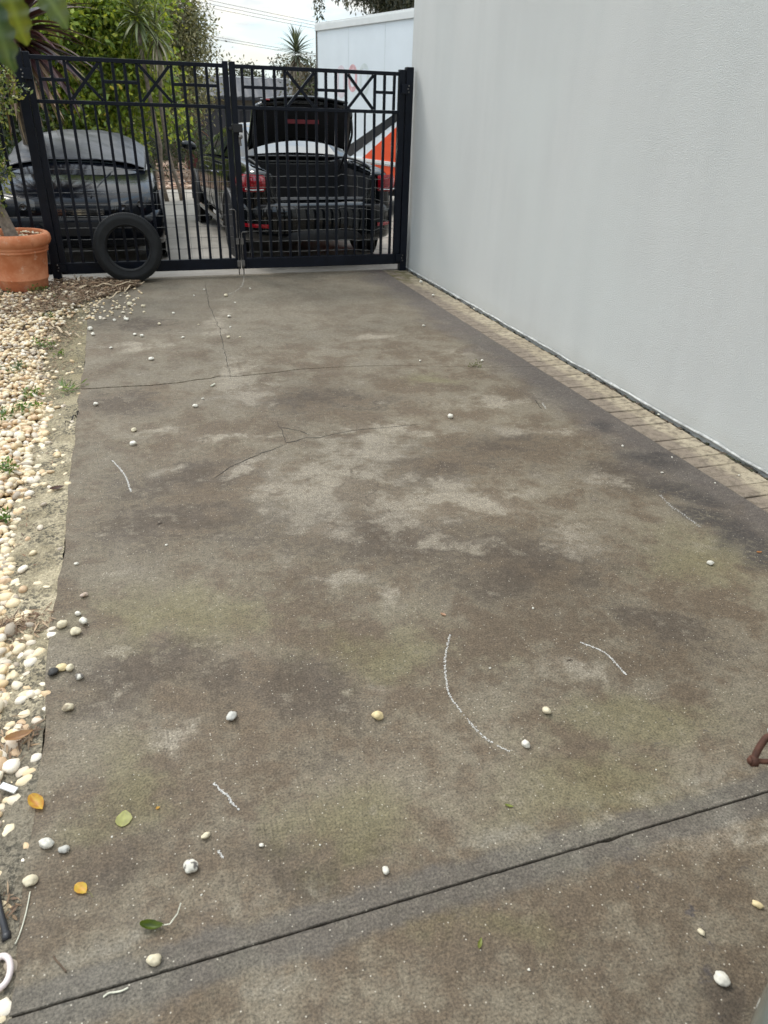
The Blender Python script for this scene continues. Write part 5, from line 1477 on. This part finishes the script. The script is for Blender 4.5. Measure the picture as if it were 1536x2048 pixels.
o = q.build('leaf_litter', M['litter'], col=cols); tag(o, 'dry brown leaf litter heaped before the left gate and between the pebbles', 'leaf litter', kind='stuff')

def ground_strap(px, w, c, name, lab, z=.03, cat='dead leaf', group='dead straps'):
    P = [Vector((G(*p).x, G(*p).y, z + .014 * math.sin(i * 1.7))) for i, p in enumerate(curve(px, 5))]
    q_ = MB(); rings = []; n = len(P)
    for i, p in enumerate(P):
        t_ = (P[min(i + 1, n - 1)] - P[max(0, i - 1)]).normalized(); nn = Vector((-t_.y, t_.x, 0)); ww = w * (math.sin(math.pi * min(1, (i + .6) / n)) ** .5) * .5
        rings.append([p - nn * ww + Vector((0, 0, ww * .5)), p, p + nn * ww + Vector((0, 0, ww * .5))])
    q_.loft(rings); cc = [(*[a * (1 + .12 * math.sin(i * 3.1)) for a in c], 1) for i in range(len(q_.v))]
    o_ = q_.build(name, M['litter'], col=cc, solid=.0012); tag(o_, lab, cat, group); return o_
TAN, BRN, DKB = (.46, .36, .24), (.30, .20, .12), (.12, .075, .05)
for px, w, c, lab in (
    ([(130, 598), (175, 582), (230, 578), (290, 572)], .034, TAN, 'broadest tan dead strap lying between pot and tyre'),
    ([(118, 590), (160, 578), (205, 575), (240, 572)], .028, BRN, 'brown dead strap just behind the broadest tan one'),
    ([(122, 600), (155, 597), (190, 592)], .026, TAN, 'short tan strap in front of the broadest one'),
    ([(170, 628), (210, 608), (250, 588), (275, 572)], .014, TAN, 'thin straight strap slanting towards the tyre foot'),
    ([(96, 640), (118, 660), (140, 670), (165, 673)], .018, TAN, 'tan strap bent over the worn concrete strip'),
    ([(0, 698), (40, 697), (85, 697), (126, 699)], .014, DKB, 'long dark stem lying straight across the pebbles'),
    ([(0, 614), (40, 628), (85, 636)], .014, BRN, 'brown stem slanting down from below the pot'),
    ([(15, 684), (45, 676), (75, 662)], .012, BRN, 'thin brown stem among the weeds left of the bent strap'),
    ([(98, 575), (125, 600), (150, 612), (182, 622)], .012, DKB, 'dark thin stem running out from the foot of the pot'),
    ([(150, 560), (158, 566), (160, 571)], .022, (.6, .52, .42), 'short pale curled leaf piece under the gate end'),
    ([(250, 588), (262, 570), (270, 560)], .008, TAN, 'thin stalk poking up beside the tyre foot'),
    ([(130, 850), (150, 835), (158, 824)], .009, (.03, .025, .02), 'short black stick on the worn strip below the crack'),
    ([(116, 643), (130, 652), (160, 655)], .010, BRN, 'thin brown stalk beside the bent tan strap')):
    ground_strap(px, w, c, 'dead_leaf', lab, .034 if px[0][1] < 640 else .004)

def weed(px, n, r, h, cols_, lab, name='weed', asp=.5, ls=.023, z0=-.02):
    p = G(*px); root = empty(name, (p.x, p.y, z0)); q_ = MB(); rg = random.Random(px[0] * 7 + px[1]); tips = []
    for i in range(max(4, n // 9)):
        a = rg.uniform(0, 6.28); t_ = Vector((math.cos(a) * r * rg.uniform(.3, 1), math.sin(a) * r * rg.uniform(.3, 1), h * rg.uniform(.4, 1)))
        q_.tube([(0, 0, 0), t_ * .5 + Vector((0, 0, .01)), t_], .0016, 4); tips += [t_, t_ * .7]
    q_.build('stem', M['stem'], root)
    add_cloud('foliage', root, n, [(t_.x, t_.y, t_.z, .018) for t_ in tips], ls, cols_, seed=px[0] + px[1], aspect=asp, updir=-.2)
    tag(root, lab, 'weed', 'weeds in the pebble bed')
WG = [(.085, .16, .035), (.13, .22, .05), (.06, .11, .025), (.17, .26, .075)]
for px, n, r, h, lab in (((12, 590), 90, .14, .10, 'bushy weed at the left under the pot'), ((75, 588), 130, .11, .11, 'dense weed against the front of the pot'), ((118, 603), 90, .11, .05, 'flat weed right of the pot foot'),
    ((92, 637), 60, .10, .06, 'small weed near the bent tan strap'), ((82, 690), 70, .10, .05, 'yellow-green weed just beyond the long dark stem'), ((115, 706), 24, .04, .03, 'tiny yellow sprig at the end of the long dark stem'),
    ((20, 738), 80, .12, .05, 'grey-green weed with broad leaves below the long dark stem'), ((60, 790), 70, .08, .06, 'upright weed in the pebbles level with the crack'), ((15, 830), 120, .11, .08, 'leafy weed at the left edge below the crack'), ((70, 812), 30, .05, .04, 'small sprig beside the upright weed'),
    ((8, 945), 70, .05, .06, 'fresh green weed at the left edge, halfway down the bed'), ((3, 1038), 40, .03, .04, 'nearest green weed at the left edge of the bed')):
    weed(px, n, r, h, WG if 'grey' not in lab else [(.16, .20, .12), (.10, .15, .08)], lab)
weed((148, 777), 50, .13, .012, [(.22, .30, .14), (.14, .20, .08)], 'flat pale green weed growing out of the left end of the crack', asp=.16, ls=.05, z0=-.004)
weed((945, 733), 40, .07, .012, [(.12, .15, .03), (.08, .10, .025)], 'mossy weed in the right part of the long crack', asp=.3, ls=.018, z0=.0)

def flat_leaf(px, L, W_, rz, c1, c2, lab, curl=.25, name='fallen_leaf', stem=.0, seed=1, lift=.0):
    p = G(*px); q_ = MB(); cc = []; rings = []; n = 12
    for i in range(n + 1):
        t_ = i / n; x = L * (t_ - .5); w = W_ * .5 * math.sin(math.pi * min(1, t_ * .96 + .03)) ** .75 * (1.12 - .35 * t_)
        row = []
        for j in range(7):
            s = -1 + j / 3; e = 1 + .10 * fbm(t_ * 5, s * 2 + seed)
            z = curl * (abs(s) ** 1.6) * w * .7 + curl * .35 * L * (2 * (t_ - .5)) ** 2 * .5 + .0022 + .003 * abs(fbm(t_ * 6, s * 3, seed))
            row.append((x, s * w * e, z + lift)); n_ = fbm(t_ * 3 + seed, s * 2.2); k = max(0, min(1, .5 + n_ * 1.4)) 
            v_ = 1.15 if j == 3 else 1
            cc.append((*[(a * (1 - k) + b * k) * v_ for a, b in zip(c1, c2)], 1))
        rings.append(row)
    q_.loft(rings); root = empty(name, (p.x, p.y, 0), rz); q_.build('blade', M['leaf'], root, smooth=True, col=cc)
    if stem:
        q_ = MB(); q_.tube([(L * .5, 0, .006 + lift + curl * .35 * L * .5), (L * .5 + stem * .5, .004, .005), (L * .5 + stem, .0, .008)], .0011, 5); q_.build('stalk', M['stem'], root)
    tag(root, lab, 'leaf', 'fallen leaves'); return root
YE, OR_, GY = (.62, .40, .035), (.50, .20, .03), (.36, .36, .10)
flat_leaf((74, 1608), .062, .034, -1.05, YE, OR_, 'yellow and orange leaf beside the drive edge', .6, seed=2)
flat_leaf((248, 1638), .046, .040, 1.4, (.40, .40, .12), (.30, .29, .09), 'round dull yellow-green leaf flat on the concrete', .08, seed=3)
flat_leaf((163, 1779), .036, .026, -.9, YE, (.62, .30, .03), 'small torn orange leaf with a thin stalk', .35, stem=.022, seed=4)
lf = flat_leaf((305, 1856), .050, .022, -.35, (.10, .14, .012), (.05, .08, .01), 'curled dark green leaf with a pale bent stalk', 1.3, seed=5)
q_ = MB(); q_.tube([(.022, 0, .012), (.036, .004, .010), (.048, .022, .018), (.052, .038, .030)], .0013, 5); q_.build('stalk', M['string'], lf)
flat_leaf((886, 1230), .022, .013, 2.2, (.46, .27, .17), (.40, .22, .13), 'small tan leaf at the top of the long curved scrape', .5, seed=6)
flat_leaf((1140, 1321), .024, .005, -.2, (.06, .035, .025), (.05, .03, .02), 'tiny dark brown sliver left of the short curved scrape', .2, seed=7)
flat_leaf((1018, 1613), .022, .008, -.6, (.26, .30, .05), (.16, .18, .03), 'tiny green scrap below the long curved scrape', .5, seed=8)
flat_leaf((316, 1617), .010, .008, .4, OR_, YE, 'tiny orange fragment right of the yellow-green leaf', .3, seed=9)
flat_leaf((115, 979), .060, .034, .3, (.10, .045, .03), (.05, .025, .02), 'dark brown curled leaf on the worn edge strip', .8, seed=10)
flat_leaf((42, 1483), .070, .034, .2, (.36, .20, .09), (.28, .14, .06), 'large brown crumpled leaf on the pebbles at the left', .9, seed=11, lift=.012)
flat_leaf((320, 1047), .026, .006, .5, (.05, .035, .025), (.05, .035, .025), 'thin dark leaf sliver on the brown patch at left', .2, seed=12)
flat_leaf((1518, 1105), .024, .010, -.2, (.50, .20, .06), (.45, .18, .06), 'tiny orange leaf on the dark stain at the right edge', .3, seed=13)
flat_leaf((960, 1888), .024, .009, .9, (.22, .24, .04), (.16, .18, .03), 'tiny pale green scrap on the near slab', .5, seed=14)

def ptube(px, r, name, mat, lab, cat, z=.004, n=8):
    q_ = MB(); q_.tube([Vector((G(*p).x, G(*p).y, z + r)) for p in curve(px, 5)], r, n); o_ = q_.build(name, M[mat], smooth=True); tag(o_, lab, cat); return o_
ptube([(107, 1913), (112, 1921), (122, 1932), (133, 1945)], .0016, 'twig', 'twig', 'thin brown twig near the bottom left corner of the drive', 'twig', 0)
ptube([(207, 1996), (218, 1988), (232, 1986), (245, 1983), (257, 1977)], .0018, 'string', 'string', 'short cream string lying across the saw-cut joint', 'string', .001)
ptube([(398, 752), (402, 754)], .002, 'stick', 'twig', 'tiny stick beside the bend of the crack', 'stick', .001) if False else None
p = G(426, 772); q_ = MB(); q_.lathe([(.0001, -.02), (.006, -.02), (.006, .02), (.0001, .02)], 10, 'x', (0, 0, .006)); o = q_.build('cigarette_butt', M['string'], smooth=True); o.location = p; o.rotation_euler = (0, 0, .9); tag(o, 'short whitish stub just below the bend of the crack', 'stub')
p = G(20, 1584, -.01); q_ = MB(); q_.box((-.022, -.008, 0), (.022, .008, .006)); o = q_.build('plastic_strip', M['whitetrim'], bevel=.001); o.location = p + Vector((0, 0, .012)); o.rotation_euler = (.1, .1, -.6); tag(o, 'small white plastic strip among the pebbles above the yellow leaf', 'plastic strip')
ho = empty('irrigation_hose', (0, 0, 0)); q_ = MB(); q_.tube(curve([(-.62, 1.26, -.03), (-.50, 1.22, .000), (-.462, 1.165, .012), (-.442, 1.10, .010), (-.428, 1.055, -.004)], 6), .0075, 10); q_.build('pipe', M['hose'], ho, smooth=True)
q_ = MB(); q_.tube([(-.4295, 1.060, -.002), (-.4262, 1.046, -.006)], .0095, 10); q_.build('end_cap', M['hose'], ho, smooth=True); tag(ho, 'black irrigation hose poking out of the pebbles at the near left', 'hose')
q_ = MB(); cpt = G(-2, 1950, .0); q_.tube([(cpt.x + .022 * math.cos(a), cpt.y + .032 * math.sin(a), .008 + .003 * math.sin(a * 2)) for a in frange(-2.2, 2.5, .25)], .0062, 10); o = q_.build('plastic_ring', M['plastic'], smooth=True); tag(o, 'pinkish white plastic ring lying on the bed at the near left', 'plastic ring')
ptube([(61, 1785), (52, 1830), (40, 1870), (31, 1890)], .0012, 'straw', 'string', 'thin straw lying along the edge beside the black hose', 'straw', .002)

# near car at the right with its rusty shackle ---------------------------
nc = empty('near_car', (1.085, -2.885, 0), math.radians(-6))
S3 = [(-.75, .78, .40, .95, None), (-.68, .86, .36, 1.0, None), (.5, .90, .32, 1.0, None), (1.6, .90, .32, .98, None), (2.3, .90, .33, .95, None), (2.75, .88, .35, .90, None), (3.0, .84, .37, .84, None), (3.10, .78, .40, .78, None), (3.13, .70, .44, .70, None)]
car_body(S3, nc, [M['sage'], M['liner']])
C3 = [(-.6, .78, .98, .68, 1.02), (-.2, .82, .99, .66, 1.4), (.6, .82, .99, .66, 1.46), (1.2, .82, .98, .66, 1.42), (1.7, .80, .97, .68, 1.2), (2.1, .78, .95, .7, .98)]
q = MB(); q.loft([cab_ring(*s)[::-1] for s in C3]); q.build('cabin', M['sage'], nc, smooth=True, subsurf=2)
q = cab_patch(C3, 1.28, 2.05, 3, 7, .008, trim=.08); q.build('windscreen', M['glass'], nc, smooth=True)
for (x, y) in ((-.79, 0), (.79, 0), (-.79, 2.35), (.79, 2.35)): wheel(nc, x, y, .34, .22)
q = MB(); rings = []
for i in range(21):
    u = -1 + 2 * i / 20; a = abs(u); x = .93 * math.sin(u * math.pi / 2 * .98); y = 3.28 - .55 * a ** 3
    rings.append([(x, y - .10, .33), (x, y - .005, .36), (x, y + .01, .43), (x, y + .01, .50), (x, y - .01, .57), (x, y - .08, .61)])
q.loft(rings); q.build('front_bumper', M['sage'], nc, smooth=True, subsurf=1)
q = MB(); rings = []
for i in range(17):
    u = -1 + 2 * i / 16; x = .60 * u; y = 3.285 - .55 * abs(u * .6) ** 3
    rings.append([(x, y + .012, .40), (x, y + .016, .45), (x, y + .012, .50)])
q.loft(rings); q.build('grille', M['trim'], nc, smooth=True)
for s in (-1, 1):
    q = MB(); rings = []
    for i in range(9):
        t_ = i / 8; x = .50 + .32 * t_; y = 3.16 - .20 * t_ ** 2
        rings.append([(s * x, y + .02, .63), (s * x, y + .02, .70), (s * x, y - .03, .76)])
    q.loft(rings if s < 0 else [r_[::-1] for r_ in rings]); q.build('headlight', M['lampwhite'], nc, smooth=True, subsurf=1)
tag(nc, 'pale sage car whose front corner shows at the bottom right', 'car')
#SHACKLE
sk = empty('rusty_shackle', G(1520, 1514, .45))
# frame of the shackle: u to the right, v up in its own plane, tilted to face up towards the viewer
ux = Vector((.94, -.33, 0)).normalized(); vx = Vector((.20, .55, .80)).normalized()
def SP(u, v): return ux * u + vx * v
q = MB(); q.tube([SP(u, v) for u, v in curve([(-.012, -.008), (-.008, .004), (.002, .022), (.014, .036), (.030, .040), (.046, .034), (.056, .018), (.060, .004), (.062, -.008)], 5)], .0066, 12); q.build('bow', M['rust'], sk, smooth=True)
wx = ux.cross(vx).normalized()
q = MB(); q.tube([SP(-.012, -.008), SP(.062, -.008)], .0052, 12); q.build('pin', M['rust'], sk, smooth=True)
for u in (-.012, .036, .062):
    q = MB(); q.tube([SP(u - .006, -.008), SP(u - .0055, -.008), SP(u + .0055, -.008), SP(u + .006, -.008)], [.0085, .0105, .0105, .0085], 14); q.build('eye', M['rust'], sk, smooth=True)
q = MB(); q.tube([SP(-.0225, -.0085), SP(-.018, -.008)], [.0058, .0085], 12); q.build('pin_head', M['rust'], sk, smooth=True)
tag(sk, 'rust-brown bow shackle hanging at the right edge', 'shackle')
tb = empty('tow_strap', G(1520, 1514, .45))
q = MB(); q.tube([SP(.030, .046), SP(.045, .09), SP(.085, .16), SP(.15, .25), SP(.24, .36)], [.010, .012, .016, .02, .02], 10); q.build('webbing', M['trim'], tb, smooth=True)
q = MB(); q.tube([SP(.020, .0455), SP(.028, .048), SP(.036, .048), SP(.044, .045)], .0085, 10); q.build('bow_highlight', M['whitetrim'], tb, smooth=True)  # white piece standing in for the bright highlight on top of the bow
tag(tb, 'black tow strap running through the rusty shackle, with a white piece as the highlight on its bow', 'strap')

# leaves close to the lens at the top left -------------------------------
br = empty('overhanging_branch', (-.30, .62, 1.68))
def near_leaf(center_px, d, L, W_, along, nrm, c1, c2, seed):
    r_ = ray(*center_px); c = Vector((0, 0, CAMH)) + r_ * d - br.location
    a = Vector(along).normalized(); n_ = Vector(nrm).normalized(); s = a.cross(n_).normalized(); n_ = s.cross(a)
    q_ = MB(); rings = []; cc = []
    for i in range(15):
        t_ = i / 14; w = W_ * .5 * math.sin(math.pi * min(1, t_ * .97 + .02)) ** .7 * (1.15 - .3 * t_)
        row = []
        for j in range(7):
            k = -1 + j / 3
            row.append(c + a * L * (t_ - .5) + s * k * w * (1 + .06 * math.sin(t_ * 30)) + n_ * (.18 * w * k * k - .06 * L * (2 * t_ - 1) ** 2 + .003 * math.sin(t_ * 25) * abs(k)))
            f = max(0, min(1, .5 + fbm(t_ * 2.2 + seed, k * 1.7))); v_ = 1.5 if j == 3 else 1
            cc.append((*[(x * (1 - f) + y * f) * v_ for x, y in zip(c1, c2)], 1))
        rings.append(row)
    q_.loft(rings); return q_.build('leaf', M['leaf'], br, smooth=True, col=cc)
near_leaf((30, 28), .70, .052, .030, (.18, .0, -1), (-.3, -.9, .3), (.10, .13, .02), (.16, .17, .03), 1)
near_leaf((2, 70), .66, .060, .030, (.10, .1, -1), (-.4, -.8, .3), (.035, .07, .03), (.09, .12, .05), 4)
near_leaf((103, 5), .74, .050, .030, (.5, .1, -.85), (.2, -.9, .5), (.06, .10, .035), (.11, .14, .06), 7)
near_leaf((-40, -20), .70, .06, .034, (-.2, .1, -1), (-.3, -.8, .5), (.06, .10, .03), (.10, .13, .04), 9)
q = MB(); r0_ = [Vector((0, 0, CAMH)) + ray(*p_) * d_ - br.location for p_, d_ in (((-260, -60), .72), ((-120, -70), .70), ((-20, -50), .69), ((90, -60), .73))]
q.tube(curve([tuple(v_) for v_ in r0_], 5), .0028, 8); q.build('twig', M['stem'], br, smooth=True)
tag(br, 'blurred green leaves on a twig close to the lens at top left', 'branch')
